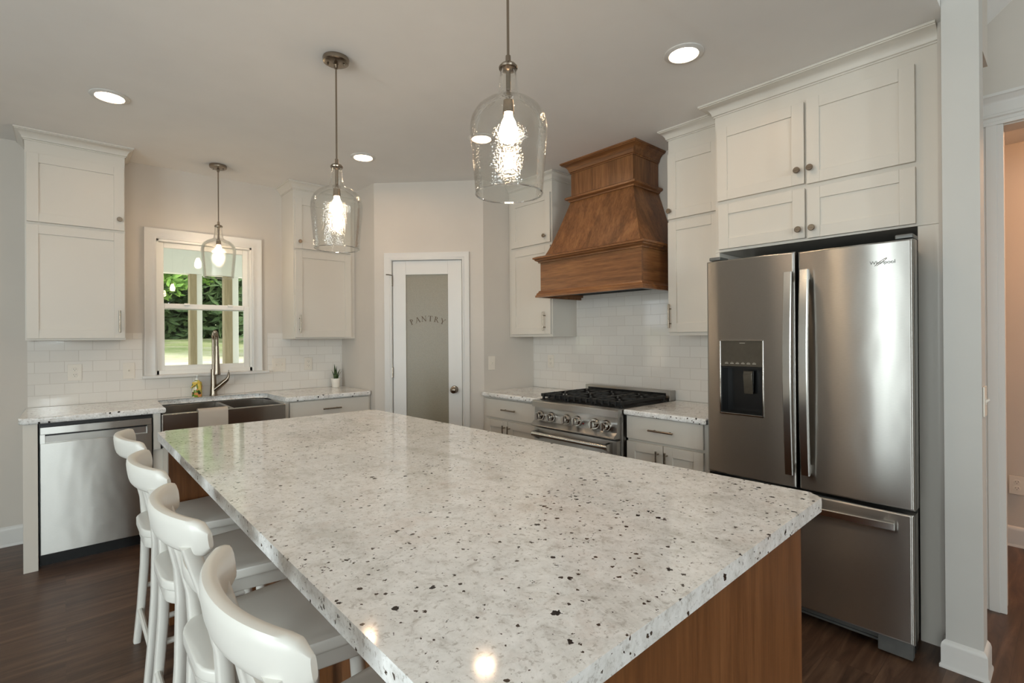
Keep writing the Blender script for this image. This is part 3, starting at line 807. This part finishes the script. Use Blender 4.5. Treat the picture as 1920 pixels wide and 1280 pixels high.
for y in (YR0+.055, YR1-.055):
    hn.prism([(xf-.060, .659), (xf-.060, .694), (xf+.001, .702), (xf+.001, .628)], y-.012, y+.012, .002, axis='y')
hn.build('handle', 'handle_steel', od)
bgd = MB().box(3.212, 3.288, YR0, YR1, .9055, .985, .002)
bo = bgd.build('backguard', 'steel', r)
MB().box(3.2105, 3.2118, YR0+.03, YR1-.03, .945, .968).build('vent_slot', 'black', bo)
MB().box(2.665, 3.20, YR0+.02, YR1-.02, .9098, .914).build('burner_tray', 'iron', r)
for gi in range(3):
    y0 = YR0+.022+gi*.2405; y1 = y0+.237
    g = MB(); h0, h1 = .932, .954
    for y in (y0+.006, y1-.006): g.box(2.67, 3.195, y-.007, y+.007, h0, h1, .003)
    for x in (2.676, 2.933, 3.189): g.box(x-.007, x+.007, y0+.013, y1-.013, h0, h1, .003)
    ym = (y0+y1)/2
    for x in (2.805, 3.06):
        for a in range(8):
            an = a*PI/4
            p0 = (x+.03*math.cos(an), ym+.03*math.sin(an), h1-.008)
            e = .108 if a % 2 == 0 else .13
            ex = x+e*math.cos(an)*(1.1 if a % 4 == 0 else 1); ey = ym+min(.106, e)*math.sin(an)
            g.tube([p0, (ex, ey, h1-.008)], [1, 1], 8, flat=(.007, .011))
    for x in (2.69, 3.175):
        for y in (y0+.01, y1-.01): g.box(x-.007, x+.007, y-.007, y+.007, .914, h0+.002)
    for q in range(4):
        yy = y0+.038+q*.0535
        g.box(2.655, 2.668, yy-.007, yy+.007, h0-.008, h1-.002, .003).box(2.683, 2.735, yy-.006, yy+.006, h0, h1-.001, .003)
    go = g.build('grate', 'iron', r)
    for x in (2.805, 3.06):
        MB().lathe([(0, .9142), (.045, .9142), (.045, .920), (.030, .923), (.030, .930), (.026, .933), (0, .933)], x, ym, 0, 24, cap=False).build('burner', 'iron', r)

# ------------------------------------------------------------------ wooden hood
r = thing('range_hood', (3.05, 2.30, 1.69), 'stained wooden range hood with a flared body above the range', 'range hood')
HL0, HL1 = 1.846, 2.760; HU0, HU1 = 2.022, 2.588
n_lo = XW-2.803; n_up = XW-2.975
lb = MB(EF)
lb.box(HL0, HL1, n_lo-.02, n_lo, 1.70, 1.975, .001)
lb.build('front_apron', 'hood_h', r)
for a, c in ((HL0, HL0+.02), (HL1-.02, HL1)):
    MB(EF).box(a, c, .009, n_lo-.0202, 1.70, 1.975, .001).build('side_apron', 'hood_hx', r)
MB(EF).uwrap(HL0, HL1, n_lo+.0003, .009, [(0, 1.682), (.030, 1.682), (.030, 1.696), (.024, 1.70), (.022, 1.712), (.012, 1.722), (.009, 1.732), (0, 1.734)]).build('bottom_molding', 'hood_h', r)
MB(EF).uwrap(HL0, HL1, n_lo+.0003, .009, [(0, 1.950), (.012, 1.950), (.014, 1.96), (.030, 1.968), (.034, 1.976), (.044, 1.980), (.044, 1.992), (.034, 1.996), (.020, 2.002), (.0, 2.006), (-.03, 2.006), (-.03, 1.976), (0, 1.976)]).build('lower_molding', 'hood_h', r)
fb = MB(EF); t = bmesh.new(); rings = []
for i in range(9):
    s_ = i/8; z = 1.998+(2.432-1.998)*s_
    e = s_**.86
    a = HL0+.02+(HU0-HL0-.02)*e; c = HL1-.02+(HU1-HL1+.02)*e; nn = n_lo-.02+(n_up-n_lo+.02)*e
    rings.append([t.verts.new(p) for p in ((a, .009, z), (a, nn, z), (c, nn, z), (c, .009, z))])
for a, c in zip(rings, rings[1:]):
    for j in range(3): t.faces.new((a[j], a[j+1], c[j+1], c[j]))
    t.faces.new((a[3], a[0], c[0], c[3]))
t.faces.new(rings[0]); t.faces.new(rings[-1])
fb._add(t); fb.build('flared_body', 'hood_v', r, smooth=25)
MB(EF).uwrap(HU0, HU1, n_up+.0003, .009, [(-.02, 2.418), (.012, 2.418), (.016, 2.428), (.030, 2.434), (.036, 2.440), (.036, 2.452), (.026, 2.458), (.012, 2.464), (0, 2.466), (-.02, 2.466)]).build('upper_molding', 'hood_h', r)
MB(EF).box(HU0, HU1, .009, n_up, 2.4665, 2.715, .001).build('chimney', 'hood_v', r)
MB(EF).uwrap(HU0, HU1, n_up+.0003, .009, crown_prof(2.640, ZC-.001, .062)).build('crown_molding', 'hood_h', r, smooth=50)
MB(EF).box(HL0+.021, HL1-.021, .01, n_lo-.021, 1.72, 1.745).build('liner', 'dark', r)

# ------------------------------------------------------------------ refrigerator
r = thing('refrigerator', (2.95, .876, 0), 'stainless french door refrigerator with bottom freezer in the white surround', 'refrigerator')
XF = 2.613
MB().box(XF+.085, 3.285, .468, 1.318, .03, 1.745, .003).build('body', 'fridge_side', r)
def fdoor(y0, y1, z0, z1, hole=None, bulge=.005, name='door'):
    t = bmesh.new(); R_ = .014
    ys = [(y0, R_), (y0+.003, R_*.45), (y0+.008, R_*.12), (y0+R_, 0)]
    ym = [y0+R_+(y1-y0-2*R_)*i/10 for i in range(1, 10)]
    if hole: ym = sorted([y for y in ym if not (hole[0]-.012 < y < hole[1]+.012)]+[hole[0], hole[1]])
    ys += [(y, 0) for y in ym]+[(y1-R_, 0), (y1-.008, R_*.12), (y1-.003, R_*.45), (y1, R_)]
    zs = [(z0, .006), (z0+.004, .0015), (z0+.008, 0)]+([(hole[2], 0), (hole[3], 0)] if hole else [])+[(z1-.008, 0), (z1-.004, .0015), (z1, .006)]
    def X(y, dy, dz):
        s_ = (y-(y0+y1)/2)/((y1-y0)/2)
        return XF+bulge*s_*s_+max(dy, dz)
    Gd = [[t.verts.new((X(y, dy, dzz), y, z)) for y, dy in ys] for z, dzz in zs]
    for j in range(len(zs)-1):
        for i in range(len(ys)-1):
            if hole and hole[0]-1e-6 <= ys[i][0] and ys[i+1][0] <= hole[1]+1e-6 and hole[2]-1e-6 <= zs[j][0] and zs[j+1][0] <= hole[3]+1e-6: continue
            t.faces.new((Gd[j][i], Gd[j][i+1], Gd[j+1][i+1], Gd[j+1][i]))
    xb = XF+.078
    Bk = [[t.verts.new((xb, y, z)) for y, dy in ys] for z in (z0, z1)]
    n = len(ys)-1
    for i in range(n):
        t.faces.new((Gd[0][i], Bk[0][i], Bk[0][i+1], Gd[0][i+1])); t.faces.new((Gd[-1][i], Gd[-1][i+1], Bk[1][i+1], Bk[1][i]))
    L_ = [g_[0] for g_ in Gd]; Rr = [g_[-1] for g_ in Gd]
    t.faces.new(L_+[Bk[1][0], Bk[0][0]]); t.faces.new(Rr[::-1]+[Bk[0][-1], Bk[1][-1]])
    t.faces.new(Bk[0][::-1]+Bk[1])
    b = MB(); b._add(t); return b.build(name, 'steel', r, smooth=30)
HOLE = (1.024, 1.246, .962, 1.350)
ld = fdoor(.8785, 1.320, .645, 1.770, HOLE)
rd = fdoor(.436, .8695, .645, 1.766)
fd = fdoor(.440, 1.320, .088, .624, None, .006, 'freezer_drawer')
dsp = MB(); y0, y1, z0, z1 = HOLE
for (a, c, d, e) in ((y0, y0+.006, z0, z1), (y1-.006, y1, z0, z1), (y0, y1, z0, z0+.008), (y0, y1, z1-.006, z1)):
    dsp.box(XF-.003, XF+.012, a, c, d, e, .0015)
do = dsp.build('dispenser', 'chrome', ld)
MB().box(XF+.002, XF+.02, y0+.006, y1-.006, 1.213, z1-.006).build('display', 'display', do)
mk = MB()
for i in range(6): mk.box(XF+.0012, XF+.002, y1-.045-i*.028, y1-.027-i*.028, 1.226, 1.230).box(XF+.0012, XF+.002, y1-.042-i*.028, y1-.030-i*.028, 1.233, 1.2345)
MB().box(XF+.0012, XF+.002, 1.115, 1.143, 1.332, 1.3345).build('status_light', 'mark', do)
mk.build('control_marks', 'mark', do)
cv = MB(); xb = XF+.070
cv.box(xb, xb+.004, y0+.006, y1-.006, z0+.008, 1.211)
cv.box(XF+.004, xb, y0+.006, y0+.010, z0+.008, 1.211).box(XF+.004, xb, y1-.010, y1-.006, z0+.008, 1.211)
cv.box(XF+.004, xb, y0+.010, y1-.010, z0+.008, z0+.014).box(XF+.004, xb, y0+.010, y1-.010, 1.205, 1.211)
cv.build('dispenser_cavity', 'black', do)
MB().prism([(XF+.040, 1.07), (XF+.034, 1.072), (XF+.020, 1.17), (XF+.030, 1.19), (XF+.05, 1.19)], 1.09, 1.135, .003, axis='y').build('dispenser_paddle', 'display', do)
def fhandle(path, parent, flat):
    return MB().tube(path, [1]*len(path), 16, flat=flat, up=Vector((1, 0, 0)) if flat[1] > 1 else Vector((0, 0, 1)))
def vhandle(y, z0, z1, parent):
    b = MB(); n = 24; t = bmesh.new(); rings = []
    for i in range(n+1):
        s_ = i/n; z = z0+(z1-z0)*s_; bow = math.sin(PI*s_)*.022
        xo = XF-.040-bow; w = .0185
        rings.append([t.verts.new(p) for p in ((xo, y-w, z), (xo-.003, y-w*.8, z), (xo-.003, y+w*.8, z), (xo, y+w, z), (xo+.016, y+w, z), (xo+.016, y-w, z))])
    for a, c in zip(rings, rings[1:]):
        for j in range(6): t.faces.new((a[j], a[(j+1) % 6], c[(j+1) % 6], c[j]))
    t.faces.new(rings[0][::-1]); t.faces.new(rings[-1]); b._add(t)
    for z in (z0+.025, z1-.025): b.box(XF-.034, XF+.004, y-.012, y+.012, z-.02, z+.02, .002)
    return b.build('handle', 'handle_steel', parent)
vhandle(.898, .712, 1.672, ld); vhandle(.829, .722, 1.676, rd)
b = MB(); n = 24; t = bmesh.new(); rings = []
for i in range(n+1):
    s_ = i/n; y = .500+(1.255-.500)*s_; xo = XF-.034-.020*math.sin(PI*s_); zc_ = .573+.012*(0)
    w = .016
    rings.append([t.verts.new(p) for p in ((xo, y, zc_-w), (xo-.003, y, zc_-w*.8), (xo-.003, y, zc_+w*.8), (xo, y, zc_+w), (xo+.016, y, zc_+w), (xo+.016, y, zc_-w))])
for a, c in zip(rings, rings[1:]):
    for j in range(6): t.faces.new((a[j], a[(j+1) % 6], c[(j+1) % 6], c[j]))
t.faces.new(rings[0][::-1]); t.faces.new(rings[-1]); b._add(t)
for y in (.525, 1.23): b.box(XF-.030, XF+.006, y-.02, y+.02, .562, .584, .002)
b.build('handle', 'handle_steel', fd)
MB().box(XF+.050, XF+.07, .482, 1.30, .052, .086).box(XF+.030, XF+.07, .452, .482+.09, .012, .086, .003).box(XF+.030, XF+.07, 1.215, 1.318, .012, .086, .003).box(XF+.055, XF+.07, .482, 1.30, .036, .046).build('kick_grille', 'grille', r)
MB().box(XF+.072, XF+.12, .45, 1.31, .028, .080).build('base', 'black', r)
MB().box(XF+.02, XF+.12, .440, .500, 1.772, 1.79, .004).build('hinge_cover', 'grille', r)
MB().box(XF+.02, XF+.12, 1.25, 1.31, 1.776, 1.794, .004).build('hinge_cover', 'grille', r)
for a in (.50, 1.22): MB().box(XF+.09, 3.2, a, a+.06, .0, .03).build('foot', 'rubber', r)
# badge lettering
cu = bpy.data.curves.new('badge', 'FONT'); cu.body = 'Whirlpool'; cu.size = .021; cu.extrude = .0009; cu.resolution_u = 3
to = bpy.data.objects.new('badge_text', cu); C.objects.link(to)
bpy.context.view_layer.update()
tm = bpy.data.meshes.new_from_object(to.evaluated_get(bpy.context.evaluated_depsgraph_get()))
bpy.data.objects.remove(to)
w_ = max(v.co.x for v in tm.vertices)
bl = MB(); t = bmesh.new(); t.from_mesh(tm)
for v in t.verts:
    x, y, z = v.co
    v.co = Vector((XF-.0002-z, .584-x*(.088/w_), 1.672+y))
bl._add(t)
bl.build('badge_lettering', 'grille', rd, smooth=20)
ring = [(XF-.001, .545+.026*math.cos(a)*math.cos(.65)-.0035*math.sin(a)*math.sin(.65)*-1, 1.680-.026*math.cos(a)*math.sin(.65)+.0035*math.sin(a)*math.cos(.65)) for a in [2*PI*i/28 for i in range(26)]]
MB().tube(ring, .0010, 6, up=Vector((1, 0, 0))).build('badge_swoosh', 'chrome', rd)

# ------------------------------------------------------------------ island
r = thing('kitchen_island', (.98, 1.68, 0), 'wood-panelled island base under the big granite top', 'island')
ZI = .925
MB().box(.70, 1.44, .515, 2.865, .001, ZI-.0385, .002).build('cabinet_body', 'island', r)
MB().box(.372, 1.476, .486, .5145, .001, ZI-.0385, .002).build('end_panel', 'island', r)
MB().box(.372, 1.455, 2.866, 2.894, .001, ZI-.0385, .002).build('end_panel', 'island', r)
MB().box(1.4405, 1.476, .5150, .545, .001, ZI-.0385, .002).build('corner_trim', 'island', r)
def rounded(poly, rr, n=5):
    out = []
    m = len(poly)
    for i in range(m):
        p = Vector(poly[i]); a = (Vector(poly[i-1])-p).normalized(); c = (Vector(poly[(i+1) % m])-p).normalized()
        ang = math.acos(a.dot(c)); d = rr/math.tan(ang/2); ctr = p+(a+c).normalized()*(rr/math.sin(ang/2))
        s0 = p+a*d; s1 = p+c*d
        a0 = math.atan2(*(s0-ctr).yx); a1 = math.atan2(*(s1-ctr).yx); da = (a1-a0+PI) % (2*PI)-PI
        out += [(ctr.x+rr*math.cos(a0+da*k/n), ctr.y+rr*math.sin(a0+da*k/n)) for k in range(n+1)]
    return out
poly = [(.337, .432), (1.592, .462), (1.462, 2.912), (.335, 2.952)]
tag(MB().prism(rounded(poly, .035), ZI-.038, ZI, .012, 3).build('island_countertop', 'granite'), 'large pale speckled granite top on the island', 'countertop')

# ------------------------------------------------------------------ bar stools
def make_stool(label):
    r = thing('bar_stool', (0, 0, 0), label, 'stool', 'white bar stools along the island')
    # crest rail
    t = bmesh.new(); n = 28; rings = []
    for i in range(n+1):
        s_ = -1+2*i/n; y = .222*s_
        x = -.268+.070*abs(s_)**2.2
        tx, ty = .222, .070*2.2*abs(s_)**1.2*math.copysign(1, s_); L_ = math.hypot(tx, ty); nx_, ny_ = tx/L_, -ty/L_
        e = max(0, (abs(s_)-.86)/.14); sh = math.sqrt(max(0, 1-e*e))
        hh = .040*(.45+.55*sh); th = .0165*(.40+.60*sh); zc_ = .938-.008*abs(s_)**2
        ring = []
        for k in range(16):
            a = 2*PI*k/16; ca, sa = math.cos(a), math.sin(a); ex = .55
            pu = th*math.copysign(abs(ca)**ex, ca); pw = hh*math.copysign(abs(sa)**.7, sa)
            lean = -.12*pw
            ring.append(t.verts.new((x+nx_*pu+lean, y+ny_*pu, zc_+pw)))
        rings.append(ring)
    for a, c in zip(rings, rings[1:]):
        for j in range(16): t.faces.new((a[j], a[(j+1) % 16], c[(j+1) % 16], c[j]))
    t.faces.new(rings[0][::-1]); t.faces.new(rings[-1])
    b = MB(); b._add(t); b.build('crest_rail', 'stool', r, smooth=50)
    sl = [(-.205+.028*abs(s_)**2, .165*s_, .785) for s_ in [-1+i/8 for i in range(17)]]
    MB().tube(sl, [1]*17, 12, flat=(.010, .019), up=Vector((0, 0, 1))).build('back_slat', 'stool', r, smooth=50)
    for sy in (-1, 1):
        pth = [(-.195, .196*sy, .001), (-.180, .192*sy, .15), (-.166, .186*sy, .35), (-.160, .180*sy, .56), (-.166, .176*sy, .66), (-.192, .174*sy, .78), (-.232, .172*sy, .915)]
        MB().tube(pth, [.78, .88, .95, 1, 1, .98, .92], 16, flat=(.026, .018), up=Vector((1, 0, 0))).build('back_post', 'stool', r, smooth=50)
        MB().tube([(.185, .190*sy, .001), (.172, .180*sy, .30), (.160, .168*sy, .556)], [.016, .019, .021], 14).build('leg', 'stool', r)
        MB().tube([(-.172, .186*sy, .25), (.174, .182*sy, .25)], .011, 10).build('stretcher', 'stool', r)
    MB().tube([(-.184, -.188, .15), (-.184, .188, .15)], .011, 10).build('stretcher', 'stool', r)
    MB().tube([(.180, -.182, .185), (.180, .182, .185)], [1, 1], 12, flat=(.012, .016), up=Vector((0, 0, 1))).build('footrest', 'stool', r)
    def outline(m):
        p = []
        xb, xf_ = -.205+m, .222-m; wb, wf = .170-m, .222-m
        rb, rf = .10, .045
        poly_ = [(xb, -wb), (xf_, -wf), (xf_, wf), (xb, wb)]
        o_ = []
        for i, rr in enumerate((rb, rf, rf, rb)):
            pp = Vector(poly_[i]); a = (Vector(poly_[i-1])-pp).normalized(); c = (Vector(poly_[(i+1) % 4])-pp).normalized()
            rr = max(.01, rr-m); ang = math.acos(a.dot(c)); d = rr/math.tan(ang/2); ctr = pp+(a+c).normalized()*(rr/math.sin(ang/2))
            s0, s1 = pp+a*d, pp+c*d
            a0 = math.atan2(s0.y-ctr.y, s0.x-ctr.x); a1 = math.atan2(s1.y-ctr.y, s1.x-ctr.x); da = (a1-a0+PI) % (2*PI)-PI
            o_ += [(ctr.x+rr*math.cos(a0+da*k/8), ctr.y+rr*math.sin(a0+da*k/8)) for k in range(9)]
        return o_
    MB().prism(outline(0), .566, .598, .007, 3).build('seat', 'stool', r, smooth=50)
    MB().prism(outline(.010), .522, .5655, .003, 2).build('seat_apron', 'stool', r, smooth=50)
    return r
SX = .437
st0 = make_stool('white wooden bar stool nearest the dishwasher, farthest of the four')
st0.location = (SX, 2.625, 0)
copy_tree(st0, (SX, 2.05, 0), 'white wooden bar stool second from the dishwasher end of the island')
copy_tree(st0, (SX, 1.475, 0), 'white wooden bar stool third from the dishwasher end of the island')
copy_tree(st0, (SX+.010, .895, 0), 'white wooden bar stool nearest the camera, crest cut by the picture edge')

# ------------------------------------------------------------------ pendants and downlights
def make_pendant(label, cx, cy, dz=0):
    r = thing('pendant_light', (cx, cy, ZC), label, 'pendant light', 'clear glass pendant lights')
    c_ = MB().lathe([(0, ZC-.0005), (.060, ZC-.0005), (.062, ZC-.006), (.060, ZC-.020), (.050, ZC-.026), (.020, ZC-.028), (.009, ZC-.032), (.009, ZC-.05), (0, ZC-.05)], cx, cy, 0, 32, cap=False)
    c_.build('canopy', 'nickel', r)
    for s_ in (-1, 1): MB().lathe([(0, 0), (.005, 0), (.005, -.008), (0, -.009)], cx+.032*s_, cy-.02*s_, ZC-.0265, 8, cap=False).build('canopy_screw', 'nickel', r)
    zt = 2.205+dz
    MB().lathe([(.0042, zt+.028), (.0042, ZC-.045)], cx, cy, 0, 10).build('cord', 'nickel', r)
    MB().lathe([(0, zt+.030), (.008, zt+.030), (.009, zt+.006), (.024, zt+.002), (.030, zt-.006), (.029, zt-.011), (.014, zt-.014), (.0075, zt-.02), (.0075, zt-.105), (.016, zt-.110), (.018, zt-.150), (0, zt-.152)], cx, cy, 0, 20, cap=False).build('socket', 'nickel', r)
    out = [(.025, 0), (.026, -.02), (.030, -.06), (.036, -.090), (.052, -.102), (.078, -.112), (.100, -.130), (.115, -.155), (.121, -.182), (.121, -.200), (.117, -.250), (.111, -.320), (.105, -.392)]
    inn = [(r_-.003, h) for r_, h in out[::-1]]
    inn[0] = (.102, -.392)
    prof = [(a, zt-.008+h) for a, h in out+inn]
    MB().lathe(prof+[prof[0]], cx, cy, 0, 64, cap=False).build('shade', 'shade', r, smooth=60)
    MB().tube([(cx+.1035*math.cos(2*PI*i/48), cy+.1035*math.sin(2*PI*i/48), zt-.402) for i in range(49)], .0026, 8).build('rim', 'rim', r)
    zb = zt-.152
    MB().lathe([(0, zb), (.013, zb), (.014, zb-.010), (.022, zb-.026), (.029, zb-.052), (.027, zb-.072), (.017, zb-.088), (0, zb-.094)], cx, cy, 0, 20, cap=False).build('bulb', 'bulb', r)
    return r
p0 = make_pendant('clear glass pendant hanging over the sink in front of the window', .903, 4.384, .05)
p1 = copy_tree(p0, (.990, 2.345, ZC), 'clear glass pendant over the far half of the island')
for ch in p1.children: pass
p2 = copy_tree(p0, (1.048, 1.167, ZC), 'largest clear glass pendant, over the near half of the island')
def lower(p, d):
    for ch in p.children:
        n_ = ch.name.split('.')[0]
        if n_ in ('socket', 'shade', 'bulb', 'rim'): ch.location.z -= d
        if n_ == 'cord':
            ch.data = ch.data.copy()
            for v in ch.data.vertices:
                if v.co.z < .1: v.co.z -= d
lower(p1, .05); lower(p2, .034)

def downlight(cx, cy, label):
    r = thing('recessed_light', (cx, cy, ZC), label, 'ceiling light', 'recessed ceiling lights')
    MB().lathe([(.062, ZC-.0005), (.090, ZC-.0005), (.091, ZC-.003), (.088, ZC-.006), (.068, ZC-.010), (.064, ZC-.006)], cx, cy, 0, 40, cap=False).build('trim_ring', 'trim', r)
    MB().lathe([(0, ZC-.005), (.066, ZC-.005), (.066, ZC-.002), (0, ZC-.002)], cx, cy, 0, 36, cap=False).build('lens', 'lens', r)
downlight(.195, 3.522, 'round recessed ceiling light above the dishwasher side')
downlight(1.677, 3.490, 'smallest recessed ceiling light, in front of the pantry')
downlight(2.231, 1.228, 'largest recessed ceiling light, near the refrigerator')
downlight(2.13, 2.65, 'recessed ceiling light seen through the glass of the largest pendant')

# hall ceiling lamp
r = thing('hall_light', (4.1, -.6, 2.6), 'warm flush ceiling lamp in the hall', 'ceiling light')
MB().lathe([(0, 2.5995), (.14, 2.5995), (.14, 2.57), (.11, 2.53), (0, 2.52)], 4.1, -.6, 0, 24, cap=False).build('lamp_shade', emit('hall_glow', (1, .54, .28, 1), 120), r)

# ------------------------------------------------------------------ outlets and switches
def outlet(mx, u, z, label, w=.072):
    n0 = .0085
    o = tag(MB(mx).box(u-w/2, u+w/2, n0, n0+.006, z-.058, z+.058, .002).build('outlet_plate', 'plate'), label, 'outlet', 'outlets and switches')
    for dz in (-.02, .02):
        rc = MB(mx).lathe([(0, n0+.0062), (.017, n0+.0062), (.016, n0+.008), (0, n0+.008)], u, 0, z+dz, 16, 'y', cap=False).build('receptacle', 'plate', o)
        MB(mx).box(u-.007, u-.005, n0+.0081, n0+.0084, z+dz, z+dz+.008).box(u+.005, u+.007, n0+.0081, n0+.0084, z+dz, z+dz+.007).lathe([(.0022, n0+.0081), (.0022, n0+.0084)], u, 0, z+dz-.007, 8, 'y').build('slots', 'dark', rc)
    return o
def switch(mx, u, z, label, gangs=1, w=.074, n0=.0085, rocker=False):
    W_ = w+(gangs-1)*.046
    o = tag(MB(mx).box(u-W_/2, u+W_/2, n0, n0+.006, z-.060, z+.060, .002).build('switch_plate', 'plate'), label, 'switch', 'outlets and switches')
    for g in range(gangs):
        uu = u+(g-(gangs-1)/2)*.046
        b = MB(mx).box(uu-.006, uu+.006, n0+.0062, n0+.008, z-.014, z+.014)
        b.prism([(n0+.008, z-.006), (n0+.018, z+.006), (n0+.016, z+.010), (n0+.008, z+.006)], uu-.004, uu+.004, axis='x')
        b.build('toggle', 'plate', o)
    return o
outlet(NF, .055, 1.144, 'white duplex outlet in the tiles above the dishwasher', .078)
switch(NF, .364, 1.141, 'white single switch plate in the tiles left of the window')
switch(NF, 1.443, 1.141, 'white double switch plate in the tiles right of the window', 2, .07)
outlet(NF, 1.703, 1.141, 'white outlet in the tiles behind the potted plant')
switch(frame((0, YL, 0), (1, 0, 0), (0, -1, 0)), 2.783, 1.152, 'white light switch on the wall right of the pantry door', n0=.0005)
outlet(EF, 3.118, 1.155, 'white outlet in the tiles left of the range')
outlet(frame((4.601, 0, 0), (0, 1, 0), (-1, 0, 0)), .252, .40, 'white outlet low on the hall wall')
switch(frame((0, .245, 0), (1, 0, 0), (0, -1, 0)), 2.785, 1.10, 'white switch on the side of the narrow wall beside the refrigerator', n0=.0005)

# ------------------------------------------------------------------ outside
def ground():
    t = bmesh.new(); n = 30
    V = []
    for j in range(n+1):
        y = 4.9+j*3.4
        row = []
        for i in range(21):
            x = -50+i*6
            d = math.hypot(x, y)
            z = -.25 if y < 6 else min(-.25+(d-6)*.11, .18+.0385*d)
            row.append(t.verts.new((x, y, max(-.25, z)+.05*math.sin(x*.7+y*.4))))
        V.append(row)
    for a, c in zip(V, V[1:]):
        for i in range(20): t.faces.new((a[i], a[i+1], c[i+1], c[i]))
    b = MB(); b._add(t); o = b.build('lawn', 'lawn'); o['kind'] = 'structure'; return o
ground()
PY = 7.4
def wrapx(px_x): return px_x
struct('trim_porch_ceiling', MB().box(-3.0, 3.4, 4.86, PY+.3, 2.50, 2.58), 'porch')
struct('trim_porch_beam', MB().box(-3.0, 3.4, PY-.08, PY+.08, 2.20, 2.499), 'porch')
for (a, c, d, e, nm) in ((1.187, 1.262, 1.265, 1.325, 'first'), (1.575, 1.668, 1.672, 1.745, 'second')):
    p = thing('porch_post', ((a+c)/2, PY, -.3), 'tan wooden porch post with white trim board, %s seen through the window' % ('left one' if nm == 'first' else 'right one'), 'post', 'porch posts')
    MB().box(a, c, PY-.07, PY+.07, -.3, 2.2, .003).build('post', 'post', p)
    MB().box(d, e, PY-.05, PY+.03, -.3, 2.2, .002).build('trim_board', 'porch', p)
random.seed(4)
def leaves(cx, cy, cz, rx, ry, rz, n, size):
    t = bmesh.new()
    for i in range(n):
        while True:
            p = Vector((random.uniform(-1, 1), random.uniform(-1, 1), random.uniform(-1, 1)))
            if p.length < 1: break
        q = Vector((cx+p.x*rx, cy+p.y*ry, cz+p.z*rz))
        a = Vector((random.gauss(0, 1), random.gauss(0, 1), random.gauss(0, .5))).normalized(); c = a.orthogonal().normalized()
        s_ = size*random.uniform(.6, 1.3)
        vs = [t.verts.new(q+a*s_), t.verts.new(q+c*s_*.4), t.verts.new(q-a*s_), t.verts.new(q-c*s_*.4)]
        t.faces.new(vs)
    return t
def tree(x, y, h, w, mat, label, n=1500, size=.28, low=.25, trunk=.13, lean=0):
    zg = .18+.0385*math.hypot(x, y)-.1
    r = thing('tree', (x, y, zg), label, 'tree', 'trees beyond the lawn')
    MB().tube([(x, y, zg-.1), (x+lean*.4, y, zg+h*.4), (x+lean, y, zg+h*.9)], [trunk, trunk*.8, trunk*.35], 10).build('trunk', 'bark', r)
    b = MB()
    t = leaves(x+lean*.6, y, zg+h*(low+1)/2, w, w, h*(1-low)/2, n, size)
    me = bpy.data.meshes.new('t'); t.to_mesh(me); t.free(); b.bm.from_mesh(me)
    b.build('foliage', mat, r)
tree(2.7, 24.0, 9, 1.8, 'fol1', 'bright leafy tree with a pale trunk seen through the left half of the window', 2200, .26, .22, .14, .3)
tree(4.9, 28.0, 9, 1.6, 'fol1', 'bright leafy tree just left of the first porch post', 1500, .26, .3, .16, -.2)
tree(5.0, 17.0, 9, 1.5, 'fol2', 'dark dense tree seen between the two porch posts', 6000, .22, .0, .2)
tree(7.9, 24.0, 10, 2.0, 'fol1', 'light green tree right of the second porch post', 2600, .26, .1, .15)
b = MB()
for i in range(14):
    x = -14+i*2.6
    t = leaves(x, 31+random.uniform(-1, 2), 1.3+4.2, 2.6, 1.8, 5.4, 3600, .42)
    me = bpy.data.meshes.new('t'); t.to_mesh(me); t.free(); b.bm.from_mesh(me)
tag(b.build('woods', 'fol2'), 'dense green woods behind the lawn', 'woods', kind='stuff')
